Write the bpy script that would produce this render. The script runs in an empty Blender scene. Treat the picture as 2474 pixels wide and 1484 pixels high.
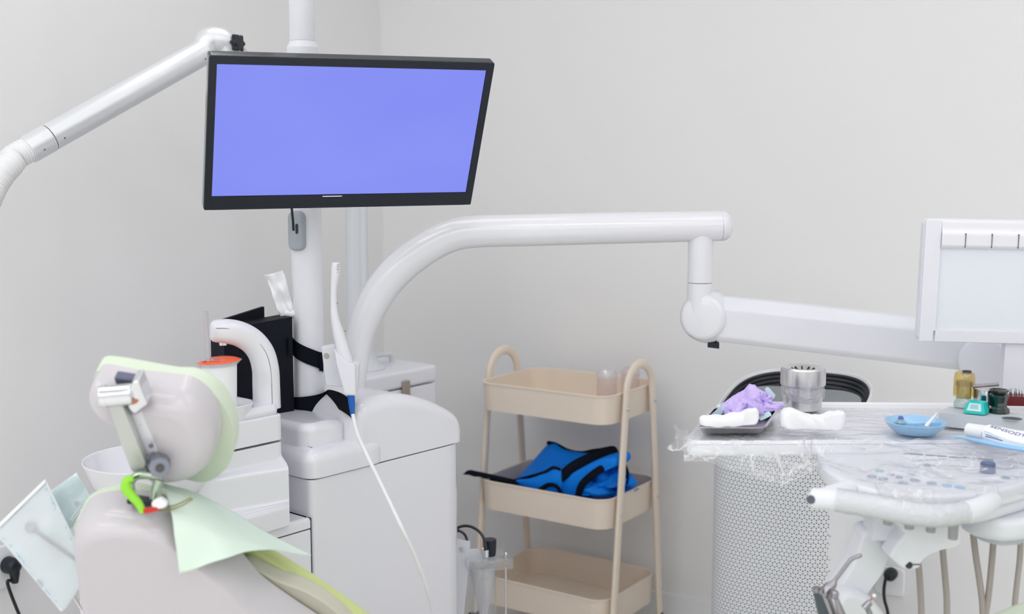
import bpy, bmesh, math, random
from mathutils import Vector as V, Matrix, noise
random.seed(7)
sc = bpy.context.scene
col = sc.collection
pi = math.pi
# ------------------------------------------------------------------ camera
F, CX, CY, EYE = 2900.0, 1237.0, 742.0, 1.42
TH = math.atan(342 / F)
cam = bpy.data.cameras.new('camera')
cam.sensor_width = 36.0
cam.lens = 36.0 * F / 2474.0
cam.dof.use_dof = True
cam.dof.focus_distance = 2.42
cam.dof.aperture_fstop = 3.2
co = bpy.data.objects.new('camera', cam)
co.location = (0, 0, EYE)
co.rotation_euler = (pi / 2 - TH, 0, 0)
col.objects.link(co)
sc.camera = co

# measuring helpers: where a sight line of the photograph meets a depth, a height or an upright plane
def ray(px, py):
    u, v = (px - CX) / F, (py - CY) / F
    return V((u, math.cos(TH) - v * math.sin(TH), -math.sin(TH) - v * math.cos(TH)))
def P(px, py, Y):
    d = ray(px, py)
    return V((0, 0, EYE)) + d * (Y / d.y)
def PZ(px, py, z):
    d = ray(px, py)
    return V((0, 0, EYE)) + d * ((z - EYE) / d.z)
def PN(px, py, point, normal):
    d = ray(px, py)
    e = V((0, 0, EYE))
    return e + d * ((V(point) - e).dot(normal) / d.dot(normal))
def PL(pts, Y): return [P(x, y, Y) for x, y in pts]

# ------------------------------------------------------------------ mesh building
def frame(o, x=(1, 0, 0), y=(0, 1, 0), z=(0, 0, 1)):
    x, y, z = V(x).normalized(), V(y).normalized(), V(z).normalized()
    return Matrix(((x.x, y.x, z.x, o[0]), (x.y, y.y, z.y, o[1]), (x.z, y.z, z.z, o[2]), (0, 0, 0, 1)))
def yawf(o, deg): return Matrix.Translation(V(o)) @ Matrix.Rotation(math.radians(deg), 4, 'Z')
def axisf(p0, p1, up=(0, 0, 1)):
    z = (V(p1) - V(p0)).normalized()
    u = V(up)
    if abs(z.dot(u)) > .98: u = V((0, 1, 0))
    x = u.cross(z).normalized()
    return frame(p0, x, z.cross(x), z)
def rrect(w, d, r, n=6, cx=0, cy=0):
    r = min(r, w / 2 - 1e-5, d / 2 - 1e-5)
    o = []
    for sx, sy, a0 in ((1, 1, 0), (-1, 1, 90), (-1, -1, 180), (1, -1, 270)):
        for k in range(n + 1):
            a = math.radians(a0 + 90 * k / n)
            o.append((cx + sx * (w / 2 - r) + r * math.cos(a), cy + sy * (d / 2 - r) + r * math.sin(a)))
    return o
def superell(w, d, e=3.2, n=64):
    o = []
    for k in range(n):
        a = 2 * pi * k / n
        c, s = math.cos(a), math.sin(a)
        o.append((w / 2 * math.copysign(abs(c) ** (2 / e), c), d / 2 * math.copysign(abs(s) ** (2 / e), s)))
    return o
def round_poly(pts, r, n=5):
    """round the corners of a polygon (any dimension)"""
    o = []
    m = len(pts)
    for i in range(m):
        a, b, c = V(pts[i - 1]), V(pts[i]), V(pts[(i + 1) % m])
        ri = r[i] if isinstance(r, (list, tuple)) else r
        d1, d2 = (a - b), (c - b)
        k1, k2 = min(ri, d1.length * .49), min(ri, d2.length * .49)
        s, e = b + d1.normalized() * k1, b + d2.normalized() * k2
        for k in range(n + 1):
            t = k / n
            o.append(s * (1 - t) ** 2 + b * 2 * t * (1 - t) + e * t * t)
    return o
def catm(pts, n=8, closed=False):
    pts = [V(p) for p in pts]
    m = len(pts)
    o = []
    rng = range(m if closed else m - 1)
    for i in rng:
        if closed:
            p = [pts[(i + k) % m] for k in (-1, 0, 1, 2)]
        else:
            p = [pts[max(i - 1, 0)], pts[i], pts[i + 1], pts[min(i + 2, m - 1)]]
        for k in range(n):
            t = k / n
            o.append(.5 * (2 * p[1] + (p[2] - p[0]) * t + (2 * p[0] - 5 * p[1] + 4 * p[2] - p[3]) * t * t + (3 * p[1] - p[0] - 3 * p[2] + p[3]) * t ** 3))
    if not closed: o.append(pts[-1])
    return o
def interp(a, n=8):
    """scalars smoothed the way catm smooths points"""
    return [v.x for v in catm([V((q, 0, 0)) for q in a], n)]

class MB:
    def __init__(s): s.bm = bmesh.new()
    def add(s, tb, M=None):
        if M is not None: bmesh.ops.transform(tb, matrix=M, verts=tb.verts)
        bmesh.ops.recalc_face_normals(tb, faces=tb.faces)
        me = bpy.data.meshes.new('tmp'); tb.to_mesh(me); tb.free()
        s.bm.from_mesh(me); bpy.data.meshes.remove(me)
        return s
    def bev(s, tb, w, seg, lim=25):
        if w > 0:
            es = [e for e in tb.edges if len(e.link_faces) == 2 and e.calc_face_angle(0) > math.radians(lim)]
            bmesh.ops.bevel(tb, geom=es, offset=w, segments=seg, profile=.5, affect='EDGES', clamp_overlap=True)
    def prism(s, M, outline, z0, z1, bev=0, seg=3, lim=25):
        if bev and len(outline) > 8: return s.soft(M, outline, z0, z1, bev, max(seg, 3))
        tb = bmesh.new()
        a = [tb.verts.new((p[0], p[1], z0)) for p in outline]
        b = [tb.verts.new((p[0], p[1], z1)) for p in outline]
        tb.faces.new(a[::-1]); tb.faces.new(b)
        n = len(a)
        for i in range(n): tb.faces.new((a[i], a[(i + 1) % n], b[(i + 1) % n], b[i]))
        s.bev(tb, bev, seg, lim)
        return s.add(tb, M)
    def soft(s, M, outline, z0, z1, r, n, flat=False):
        """prism whose two caps are rounded over by insetting the outline"""
        rb, rt = r if isinstance(r, tuple) else (r, r)
        rb, rt = min(rb, (z1 - z0) * .49), min(rt, (z1 - z0) * .49)
        pts = [V((p[0], p[1])) for p in outline]
        pts = [p for i, p in enumerate(pts) if (p - pts[i - 1]).length > 1e-6]
        m = len(pts)
        if sum(pts[i - 1].x * pts[i].y - pts[i].x * pts[i - 1].y for i in range(m)) < 0: pts.reverse()
        nr = []
        for i in range(m):
            a, b = (pts[i] - pts[i - 1]).normalized(), (pts[(i + 1) % m] - pts[i]).normalized()
            n1, n2 = V((-a.y, a.x)), V((-b.y, b.x)); q = n1 + n2
            q = q / max(.6, q.dot(n1)) if q.length > 1e-6 else n1
            nr.append(q)
        if flat:
            lo_ = min(p.y for p in pts)
            for i in range(m):
                if pts[i].y < lo_ + 1e-6: nr[i] = V((nr[i].x, 0))
        kf = lambda r: [(r * (1 - math.sin(a)), r * (1 - math.cos(a))) for a in [pi / 2 * k / n for k in range(n + 1)]]
        rings = []
        for d, dz in kf(rb): rings.append([(p.x + q.x * d, p.y + q.y * d, z0 + dz) for p, q in zip(pts, nr)])
        for d, dz in kf(rt)[::-1]: rings.append([(p.x + q.x * d, p.y + q.y * d, z1 - dz) for p, q in zip(pts, nr)])
        Mi = M
        return s.loft([[Mi @ V(p) for p in rg] for rg in rings])
    def box(s, M, sx, sy, sz, bev=0, seg=3):
        """sx, sy, sz = (lo, hi) ranges or full sizes about the centre"""
        r = [q if isinstance(q, tuple) else (-q / 2, q / 2) for q in (sx, sy, sz)]
        return s.prism(M, [(r[0][0], r[1][0]), (r[0][1], r[1][0]), (r[0][1], r[1][1]), (r[0][0], r[1][1])], r[2][0], r[2][1], bev, seg)
    def lathe(s, M, prof, seg=32):
        tb = bmesh.new()
        rings = []
        for r, z in prof:
            if r < 1e-6: rings.append([tb.verts.new((0, 0, z))])
            else: rings.append([tb.verts.new((r * math.cos(2 * pi * k / seg), r * math.sin(2 * pi * k / seg), z)) for k in range(seg)])
        for a, b in zip(rings, rings[1:]):
            for k in range(seg):
                k2 = (k + 1) % seg
                if len(a) == 1 and len(b) == 1: continue
                if len(a) == 1: tb.faces.new((a[0], b[k], b[k2]))
                elif len(b) == 1: tb.faces.new((a[k], b[0], a[k2]))
                else: tb.faces.new((a[k], b[k], b[k2], a[k2]))
        return s.add(tb, M)
    def cyl(s, p0, p1, r0, r1=None, seg=24, bev=0):
        r1 = r0 if r1 is None else r1
        L = (V(p1) - V(p0)).length
        if bev:
            pr = [(0, 0)] + [(r0 - bev + bev * math.sin(a), bev - bev * math.cos(a)) for a in (0, .52, 1.05, 1.57)] + [(r1 - bev + bev * math.cos(a), L - bev + bev * math.sin(a)) for a in (0, .52, 1.05, 1.57)] + [(0, L)]
        else: pr = [(0, 0), (r0, 0), (r1, L), (0, L)]
        return s.lathe(axisf(p0, p1), pr, seg)
    def loft(s, rings, cap=True, closed=False):
        tb = bmesh.new()
        R = [[tb.verts.new(p) for p in r] for r in rings]
        n = len(R[0])
        prs = list(zip(R, R[1:])) + ([(R[-1], R[0])] if closed else [])
        for a, b in prs:
            for k in range(n): tb.faces.new((a[k], a[(k + 1) % n], b[(k + 1) % n], b[k]))
        if cap and not closed:
            tb.faces.new(R[0][::-1]); tb.faces.new(R[-1])
        return s.add(tb)
    def tube(s, pts, r, seg=14, cap=True, flat=None, up=None, rnd=False):
        pts = [V(p) for p in pts]
        n = len(pts)
        rr = r if isinstance(r, (list, tuple)) else [r] * n
        t0 = (pts[1] - pts[0]).normalized()
        nrm = V(up) if up is not None else (V((0, 0, 1)) if abs(t0.z) < .9 else V((0, 1, 0)))
        rings = []
        for i in range(n):
            t = (pts[min(i + 1, n - 1)] - pts[max(i - 1, 0)]).normalized()
            nrm = (nrm - t * nrm.dot(t)).normalized()
            b = t.cross(nrm)
            fl = 1 if flat is None else flat
            rings.append([pts[i] + nrm * (rr[i] * fl * math.cos(2 * pi * k / seg)) + b * (rr[i] * math.sin(2 * pi * k / seg)) for k in range(seg)])
        if rnd:
            def dome(ring, c, t, r):
                return [[c + t * (r * math.sin(a)) + (p - c) * math.cos(a) for p in ring] for a in (.5, .95, 1.3, 1.5)]
            te = (pts[-1] - pts[-2]).normalized()
            ts = (pts[0] - pts[1]).normalized()
            rings = dome(rings[0], pts[0], ts, rr[0])[::-1] + rings + dome(rings[-1], pts[-1], te, rr[-1])
        return s.loft(rings, cap)
    def ribbon(s, pts, widths, thick=.002):
        """flat strip along points; widths = list of half-width vectors"""
        rings = []
        n = len(pts)
        for i in range(n):
            p, w = V(pts[i]), V(widths[i] if isinstance(widths[0], (list, tuple, V)) else widths)
            t = (V(pts[min(i + 1, n - 1)]) - V(pts[max(i - 1, 0)])).normalized()
            nn = t.cross(w).normalized() * thick / 2
            rings.append([p - w - nn, p + w - nn, p + w + nn, p - w + nn])
        return s.loft(rings)
    def pillow(s, outline, dvec, e=.06, n=6, f0=True, f1=True):
        """closed outline (3-D points) swept along dvec with rounded ends"""
        c = sum((V(p) for p in outline), V()) / len(outline)
        dvec = V(dvec)
        L = dvec.length
        rings = []
        size = max((V(p) - c).length for p in outline)
        ks = []
        if f0: ks += [(e * (1 - math.cos(a)) / L, 1 - e / size * (1 - math.sin(a))) for a in [pi / 2 * k / n for k in range(n)]]
        ks += [(e / L if f0 else 0, 1), (1 - (e / L if f1 else 0), 1)]
        if f1: ks += [(1 - e * (1 - math.cos(a)) / L, 1 - e / size * (1 - math.sin(a))) for a in [pi / 2 * k / n for k in range(n)][::-1]]
        for t, sc_ in ks:
            rings.append([c + (V(p) - c) * sc_ + dvec * t for p in outline])
        return s.loft(rings)
    def sphere(s, c, r, sx=1, sy=1, sz=1, M=None, seg=24):
        tb = bmesh.new()
        bmesh.ops.create_uvsphere(tb, u_segments=seg, v_segments=seg // 2, radius=r)
        bmesh.ops.scale(tb, vec=(sx, sy, sz), verts=tb.verts)
        return s.add(tb, (M or Matrix.Translation(V(c))))
    def grid(s, fn, nu, nv):
        tb = bmesh.new()
        g = [[tb.verts.new(fn(i / nu, j / nv)) for j in range(nv + 1)] for i in range(nu + 1)]
        for i in range(nu):
            for j in range(nv): tb.faces.new((g[i][j], g[i + 1][j], g[i + 1][j + 1], g[i][j + 1]))
        me = bpy.data.meshes.new('tmp'); tb.to_mesh(me); tb.free()
        s.bm.from_mesh(me); bpy.data.meshes.remove(me)
        return s

ORG = {}
def wloc(o):
    return ORG.get(o.name, V())
def mk(name, mb, mat, parent=None, angle=32, solid=None, wn=True, loc=None):
    me = bpy.data.meshes.new(name)
    if parent is not None: org = wloc(parent)
    else: org = V(loc) if loc is not None else V()
    bmesh.ops.translate(mb.bm, vec=-org, verts=mb.bm.verts)
    mb.bm.to_mesh(me); mb.bm.free()
    me.materials.append(mat)
    for p in me.polygons: p.use_smooth = True
    me.set_sharp_from_angle(angle=math.radians(angle))
    o = bpy.data.objects.new(name, me)
    col.objects.link(o)
    if solid:
        m = o.modifiers.new('thickness', 'SOLIDIFY'); m.thickness = solid; m.offset = 0
    if wn:
        m = o.modifiers.new('normals', 'WEIGHTED_NORMAL'); m.keep_sharp = True
    if parent is not None: o.parent = parent
    else: o.location = org
    ORG[o.name] = org
    return o
def tag(o, label, cat, group=None):
    o['label'] = label; o['category'] = cat
    if group: o['group'] = group
    return o
def thing(name, loc, label, cat, group=None):
    o = bpy.data.objects.new(name, None)
    o.empty_display_size = .05
    o.location = V(loc); col.objects.link(o); ORG[o.name] = V(loc)
    return tag(o, label, cat, group)
def struct(name, mb, mat, angle=32):
    o = mk(name, mb, mat, None, angle, wn=False); o['kind'] = 'structure'; return o
def dup(root, loc, rz=0, label=None):
    r = root.copy(); col.objects.link(r); r.location = V(loc); r.rotation_euler = (0, 0, rz)
    if label: r['label'] = label
    for ch in list(root.children):
        c = ch.copy(); col.objects.link(c); c.parent = r
        for g in list(ch.children):
            q = g.copy(); col.objects.link(q); q.parent = c
    return r

# ------------------------------------------------------------------ materials
def lin(c):
    return tuple((x / 255 / 12.92 if x / 255 <= .04045 else ((x / 255 + .055) / 1.055) ** 2.4) for x in c) + (1,)
def nodes(name):
    m = bpy.data.materials.new(name); m.use_nodes = True
    nt = m.node_tree
    return m, nt, nt.nodes['Principled BSDF'], nt.nodes['Material Output']
def mat(name, c, rough=.4, metal=0, coat=0, var=.03, scale=30, bump=0, bscale=200, spec=.5, sub=0, emit=None):
    m, nt, b, out = nodes(name)
    N, L = nt.nodes, nt.links
    tc = N.new('ShaderNodeTexCoord')
    nz = N.new('ShaderNodeTexNoise'); nz.inputs['Scale'].default_value = scale; nz.inputs['Detail'].default_value = 3
    L.new(tc.outputs['Object'], nz.inputs['Vector'])
    mx = N.new('ShaderNodeMixRGB'); mx.blend_type = 'MIX'
    a = lin(c)
    mx.inputs[1].default_value = tuple(x * (1 - var) for x in a[:3]) + (1,)
    mx.inputs[2].default_value = tuple(min(1, x * (1 + var)) for x in a[:3]) + (1,)
    L.new(nz.outputs['Fac'], mx.inputs[0]); L.new(mx.outputs[0], b.inputs['Base Color'])
    b.inputs['Roughness'].default_value = rough
    b.inputs['Metallic'].default_value = metal
    b.inputs['Specular IOR Level'].default_value = spec
    if coat:
        b.inputs['Coat Weight'].default_value = coat; b.inputs['Coat Roughness'].default_value = .06
    if bump:
        bn = N.new('ShaderNodeTexNoise'); bn.inputs['Scale'].default_value = bscale; bn.inputs['Detail'].default_value = 4
        L.new(tc.outputs['Object'], bn.inputs['Vector'])
        bp = N.new('ShaderNodeBump'); bp.inputs['Strength'].default_value = bump; bp.inputs['Distance'].default_value = .002
        L.new(bn.outputs['Fac'], bp.inputs['Height']); L.new(bp.outputs[0], b.inputs['Normal'])
    if emit:
        b.inputs['Emission Color'].default_value = lin(emit[0]); b.inputs['Emission Strength'].default_value = emit[1]
    return m
def clear(name, tint=(255, 255, 255), gloss=.12, rough=.05, milk=0.0, milkc=(235, 238, 242), bump=0, bscale=40, fres=1.35, stretch=None, crease_glint=0):
    """thin clear plastic, film or glass: transparent + a mirror part + a little milkiness"""
    m, nt, b, out = nodes(name)
    N, L = nt.nodes, nt.links
    N.remove(b)
    tr = N.new('ShaderNodeBsdfTransparent'); tr.inputs[0].default_value = lin(tint)
    gl = N.new('ShaderNodeBsdfGlossy'); gl.inputs['Roughness'].default_value = rough
    df = N.new('ShaderNodeBsdfDiffuse'); df.inputs[0].default_value = lin(milkc)
    fr = N.new('ShaderNodeFresnel'); ge = N.new('ShaderNodeNewGeometry'); iv = N.new('ShaderNodeMix'); iv.data_type = 'FLOAT'
    iv.inputs[2].default_value = fres; iv.inputs[3].default_value = 1 / fres
    L.new(ge.outputs['Backfacing'], iv.inputs[0]); L.new(iv.outputs[0], fr.inputs['IOR'])
    ad = N.new('ShaderNodeMath'); ad.operation = 'ADD'; ad.use_clamp = True; ad.inputs[1].default_value = gloss
    L.new(fr.outputs[0], ad.inputs[0])
    m1 = N.new('ShaderNodeMixShader'); m1.inputs[0].default_value = milk
    L.new(tr.outputs[0], m1.inputs[1]); L.new(df.outputs[0], m1.inputs[2])
    if crease_glint:
        # white noise lines: stress-whitened creases, with their glints put into the colour
        tl_ = N.new('ShaderNodeBsdfTranslucent'); tl_.inputs[0].default_value = lin(milkc)
        mk2 = N.new('ShaderNodeMixShader'); L.new(df.outputs[0], mk2.inputs[1]); L.new(tl_.outputs[0], mk2.inputs[2])
        L.new(mk2.outputs[0], m1.inputs[2])
        tq = N.new('ShaderNodeTexCoord')
        def nz_(sc_, dist):
            q = N.new('ShaderNodeTexNoise'); q.inputs['Scale'].default_value = sc_; q.inputs['Detail'].default_value = 1; q.inputs['Distortion'].default_value = dist
            L.new(tq.outputs['Object'], q.inputs['Vector']); return q.outputs['Fac']
        def mt(op, a, b_):
            q = N.new('ShaderNodeMath'); q.operation = op; q.use_clamp = op != 'SUBTRACT'
            for i, w_ in enumerate((a, b_)):
                if isinstance(w_, (int, float)): q.inputs[i].default_value = w_
                else: L.new(w_, q.inputs[i])
            return q.outputs[0]
        tot = None
        for sc_, k_, d_ in ((13, 34, .8), (31, 22, .5)):
            ab = N.new('ShaderNodeMath'); ab.operation = 'ABSOLUTE'; L.new(mt('SUBTRACT', nz_(sc_, d_), .5), ab.inputs[0])
            ml = N.new('ShaderNodeMath'); ml.operation = 'MULTIPLY'; ml.inputs[1].default_value = k_; L.new(ab.outputs[0], ml.inputs[0])
            one = N.new('ShaderNodeMath'); one.operation = 'SUBTRACT'; one.use_clamp = True; one.inputs[0].default_value = 1.0; L.new(ml.outputs[0], one.inputs[1])
            pt = N.new('ShaderNodeMapRange'); pt.inputs[1].default_value = .50; pt.inputs[2].default_value = .60; L.new(nz_(sc_ * .37, 0), pt.inputs[0])
            r_ = mt('MULTIPLY', one.outputs[0], pt.outputs[0])
            tot = r_ if tot is None else mt('MAXIMUM', tot, r_)
        L.new(mt('ADD', mt('MULTIPLY', tot, crease_glint), milk), m1.inputs[0])
    m2 = N.new('ShaderNodeMixShader')
    L.new(ad.outputs[0], m2.inputs[0]); L.new(m1.outputs[0], m2.inputs[1]); L.new(gl.outputs[0], m2.inputs[2])
    L.new(m2.outputs[0], out.inputs[0])
    tc = N.new('ShaderNodeTexCoord')
    nz = N.new('ShaderNodeTexNoise'); nz.inputs['Scale'].default_value = bscale; nz.inputs['Detail'].default_value = 4
    nz.inputs['Distortion'].default_value = 1.2
    if stretch:
        mp = N.new('ShaderNodeMapping'); mp.inputs['Scale'].default_value = stretch
        L.new(tc.outputs['Object'], mp.inputs[0]); L.new(mp.outputs[0], nz.inputs['Vector'])
    else: L.new(tc.outputs['Object'], nz.inputs['Vector'])
    bp = N.new('ShaderNodeBump'); bp.inputs['Strength'].default_value = bump; bp.inputs['Distance'].default_value = .01
    L.new(nz.outputs['Fac'], bp.inputs['Height'])
    for q in (gl, df, fr): L.new(bp.outputs[0], q.inputs['Normal'])
    return m
M = {}
M['wall'] = mat('wall_paint', (238, 238, 239), .75, var=.008, scale=2, bump=.03, bscale=300)
M['ceil'] = mat('ceiling_paint', (249, 249, 249), .9, var=.01)
M['floor'] = mat('floor_tile', (243, 241, 237), .3, var=.03, scale=6, coat=.2)
M['base'] = mat('white_baseboard', (240, 241, 244), .35, var=.01)
M['white'] = mat('glossy_white_plastic', (229, 229, 235), .22, coat=.5, var=.01)
M['satin'] = mat('satin_white_plastic', (228, 229, 236), .4, coat=.1, var=.012)
M['shell'] = mat('warm_white_chair_shell', (202, 198, 203), .3, coat=.3, var=.01)
M['dishblack'] = mat('black_louvre', (10, 18, 28), .35, var=.05)
M['trayw'] = mat('bright_white_tray', (243, 244, 250), .4, coat=.1, var=.008)
M['tool'] = mat('instrument_steel', (158, 155, 162), .22, metal=1, var=.03)
M['knobgrey'] = mat('mid_grey_knob', (158, 156, 158), .45)
M['matte'] = mat('matte_white', (238, 239, 242), .7, var=.015)
M['grille'] = None
M['seam'] = mat('dark_seam', (92, 96, 108), .7)
M['black'] = mat('black_plastic', (9, 18, 34), .42, var=.1)
M['blackgloss'] = mat('glossy_black_plastic', (12, 20, 36), .16, coat=.5)
M['nylon'] = mat('black_nylon', (11, 16, 28), .85, var=.15, bump=.25, bscale=900, spec=.15)
M['pouchblack'] = mat('black_leatherette', (7, 13, 25), .6, var=.12, bump=.12, bscale=500, spec=.2)
M['alu'] = mat('brushed_aluminium', (228, 230, 234), .40, metal=.55, var=.02)
M['alupaint'] = mat('silver_painted_metal', (206, 210, 215), .38, metal=.35, var=.02)
M['chrome'] = mat('polished_chrome', (222, 224, 228), .08, metal=1, var=.01)
M['steel'] = mat('brushed_stainless_steel', (216, 214, 216), .28, metal=1, var=.04, scale=18)
M['greyplastic'] = mat('grey_plastic', (160, 168, 178), .45, var=.03)
M['greypole'] = mat('pale_grey_metal', (214, 217, 222), .4, var=.015, coat=.1)
M['beige'] = mat('beige_painted_steel', (232, 218, 203), .38, coat=.15, var=.012)
M['blue'] = mat('blue_apron_cloth', (4, 128, 236), .6, var=.07, scale=25, bump=.12, bscale=150, spec=.2)
M['screen'] = None
M['mint'] = mat('mint_green_sheet', (216, 233, 220), .8, var=.015, bump=.1, bscale=250)
M['bib_shade'] = mat('bib_shaded_lime_vinyl', (198, 208, 142), .5, var=.02)
M['sage'] = mat('pale_sage_vinyl', (212, 224, 203), .5, var=.02)
M['neon'] = mat('neon_green_elastic', (150, 225, 60), .6, bump=.3, bscale=800)
M['red'] = mat('red_plastic', (205, 38, 32), .35)
M['orange'] = mat('orange_film', (240, 92, 40), .3)
M['brown'] = mat('copper_bolt', (176, 120, 92), .35, metal=.6)
M['purple'] = mat('lilac_nitrile', (206, 186, 243), .42, var=.05, scale=40, spec=.4)
M['maskblue'] = mat('pale_blue_nonwoven', (205, 230, 240), .85, var=.03)
M['paper'] = mat('white_tissue_paper', (243, 244, 248), .9, var=.01, bump=.2, bscale=400)
M['dish'] = mat('pale_blue_plastic', (158, 200, 232), .3, coat=.3, var=.02)
M['skyblue'] = mat('sky_blue_plastic', (150, 200, 240), .3, coat=.2)
M['deepblue'] = mat('deep_blue_rubber', (18, 96, 190), .45)
M['strip'] = mat('grey_silicone_block', (196, 202, 208), .6, var=.02)
M['teal'] = mat('teal_plastic', (20, 192, 186), .35)
M['labelp'] = mat('pale_label_paper', (200, 232, 236), .6, var=.06, scale=180)
M['beigehose'] = mat('taupe_hose', (176, 168, 162), .5, var=.02)
M['white_hose'] = mat('white_hose', (236, 236, 238), .45)
M['bluecord'] = mat('black_cord', (14, 18, 24), .4)
M['ink'] = mat('navy_ink', (48, 60, 150), .5)
M['inkc'] = mat('cyan_ink', (110, 190, 222), .6)
M['bur'] = mat('dark_bur_steel', (92, 84, 84), .3, metal=.8)
M['dred'] = mat('dark_red_block', (105, 14, 22), .35, coat=.3)
M['pouchpaper'] = clear('pale_blue_pouch_film', (250, 252, 253), .03, .25, .35, (233, 239, 243), .25, 30, 1.15)
M['film'] = clear('clear_wrap_film', (254, 254, 255),   .06, .09, .16, (250, 251, 254), .55, 16, 1.2, (.35, 1.3, 1), .75)
M['band'] = clear('cling_film_band', (252, 252, 254), .10, .08, .30, (238, 239, 244), .9, 90, 1.3)
M['acryl'] = clear('clear_acrylic', (250, 252, 253), .06, .03, .05, (244, 247, 250), 0, 40, 1.3)
M['glass'] = clear('clear_glass', (225, 236, 236), .1, .02, .02)
M['yglass'] = clear('amber_tinted_plastic', (246, 228, 172), .08, .05, .12, (236, 220, 165))
M['liquid'] = clear('pale_yellow_liquid', (238, 236, 200), .04, .1, .45, (226, 224, 190))
M['gglass'] = clear('dark_green_glass', (20, 92, 84), .1, .03, .2, (8, 62, 56))
M['pinkjar'] = clear('pink_tinted_jar', (253, 247, 248), .06, .08, .18, (246, 238, 240))
M['jarclear'] = clear('cloudy_clear_lid', (252, 251, 254), .10, .08, .3, (246, 246, 251))
M['straw'] = clear('cloudy_clear_straw', (236, 232, 236), .1, .1, .3, (232, 226, 230))
M['acrylgrey'] = clear('grey_shrouded_film', (206, 212, 217), .12, .12, .55, (176, 184, 190), .4, 14)
def screen_mat():
    m, nt, b, out = nodes('blue_lit_screen')
    N, L = nt.nodes, nt.links
    tc = N.new('ShaderNodeTexCoord'); mp = N.new('ShaderNodeMapping')
    L.new(tc.outputs['Generated'], mp.inputs[0])
    nz = N.new('ShaderNodeTexNoise'); nz.inputs['Scale'].default_value = 1.3; nz.inputs['Detail'].default_value = 2
    L.new(mp.outputs[0], nz.inputs['Vector'])
    cr = N.new('ShaderNodeMixRGB'); cr.inputs[1].default_value = lin((124, 132, 238)); cr.inputs[2].default_value = lin((138, 150, 242))
    L.new(nz.outputs['Fac'], cr.inputs[0])
    b.inputs['Base Color'].default_value = (.01, .01, .015, 1); b.inputs['Roughness'].default_value = .35
    b.inputs['Specular IOR Level'].default_value = .2
    L.new(cr.outputs[0], b.inputs['Emission Color']); b.inputs['Emission Strength'].default_value = .97
    return m
M['screen'] = screen_mat()
def ribbed(name, c, scale, axis=2, depth=.6, rough=.5):
    m = mat(name, c, rough, var=.02)
    nt = m.node_tree; N, L = nt.nodes, nt.links
    b = N['Principled BSDF']
    tc = N.new('ShaderNodeTexCoord'); w = N.new('ShaderNodeTexWave'); w.inputs['Scale'].default_value = scale
    w.bands_direction = 'XYZ'[axis]
    L.new(tc.outputs['UV'], w.inputs['Vector'])
    bp = N.new('ShaderNodeBump'); bp.inputs['Strength'].default_value = depth; bp.inputs['Distance'].default_value = .004
    L.new(w.outputs['Fac'], bp.inputs['Height']); L.new(bp.outputs[0], b.inputs['Normal'])
    return m
def perforated(name, s, lo, hi):
    """sheet pierced by a lattice of triangular holes; UV is in metres; lo/hi bound the pierced field"""
    m = mat(name, (228, 230, 234), .45, var=.01)
    nt = m.node_tree; N, L = nt.nodes, nt.links
    b = N['Principled BSDF']
    uv = N.new('ShaderNodeUVMap'); uv.uv_map = 'UVMap'
    sp = N.new('ShaderNodeSeparateXYZ'); L.new(uv.outputs[0], sp.inputs[0])
    def mth(op, a, b_=None, c_=None):
        n = N.new('ShaderNodeMath'); n.operation = op
        for i, q in enumerate((a, b_, c_)):
            if q is None: continue
            if isinstance(q, (int, float)): n.inputs[i].default_value = q
            else: L.new(q, n.inputs[i])
        return n.outputs[0]
    x, y = sp.outputs[0], sp.outputs[1]
    h = s * math.sqrt(3) / 2
    dist = []
    for kx, ky in ((0, 1), (math.sqrt(3) / 2, .5), (-math.sqrt(3) / 2, .5)):
        q = mth('ADD', mth('MULTIPLY', x, kx / h), mth('MULTIPLY', y, ky / h))
        f = mth('FRACT', q)
        dist.append(mth('MINIMUM', f, mth('SUBTRACT', 1.0, f)))
    dm = mth('MINIMUM', mth('MINIMUM', dist[0], dist[1]), dist[2])
    hole = mth('GREATER_THAN', dm, .185)
    nz = N.new('ShaderNodeTexNoise'); nz.inputs['Scale'].default_value = 90; L.new(uv.outputs[0], nz.inputs['Vector'])
    edge = mth('MULTIPLY', mth('SUBTRACT', nz.outputs['Fac'], .5), .05)
    xx = mth('ADD', x, edge)
    ins = mth('MULTIPLY', mth('GREATER_THAN', xx, lo), mth('LESS_THAN', xx, hi))
    ins = mth('MULTIPLY', ins, mth('GREATER_THAN', mth('SUBTRACT', .71, nz.outputs['Fac']), 0.0))
    hole = mth('MULTIPLY', hole, ins)
    old = b.inputs['Base Color'].links[0].from_socket
    mx = N.new('ShaderNodeMixRGB'); L.new(hole, mx.inputs[0]); L.new(old, mx.inputs[1]); mx.inputs[2].default_value = lin((84, 92, 98))
    L.new(mx.outputs[0], b.inputs['Base Color'])
    bp = N.new('ShaderNodeBump'); bp.invert = True; bp.inputs['Strength'].default_value = .5; bp.inputs['Distance'].default_value = .002
    L.new(hole, bp.inputs['Height']); L.new(bp.outputs[0], b.inputs['Normal'])
    return m

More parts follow.
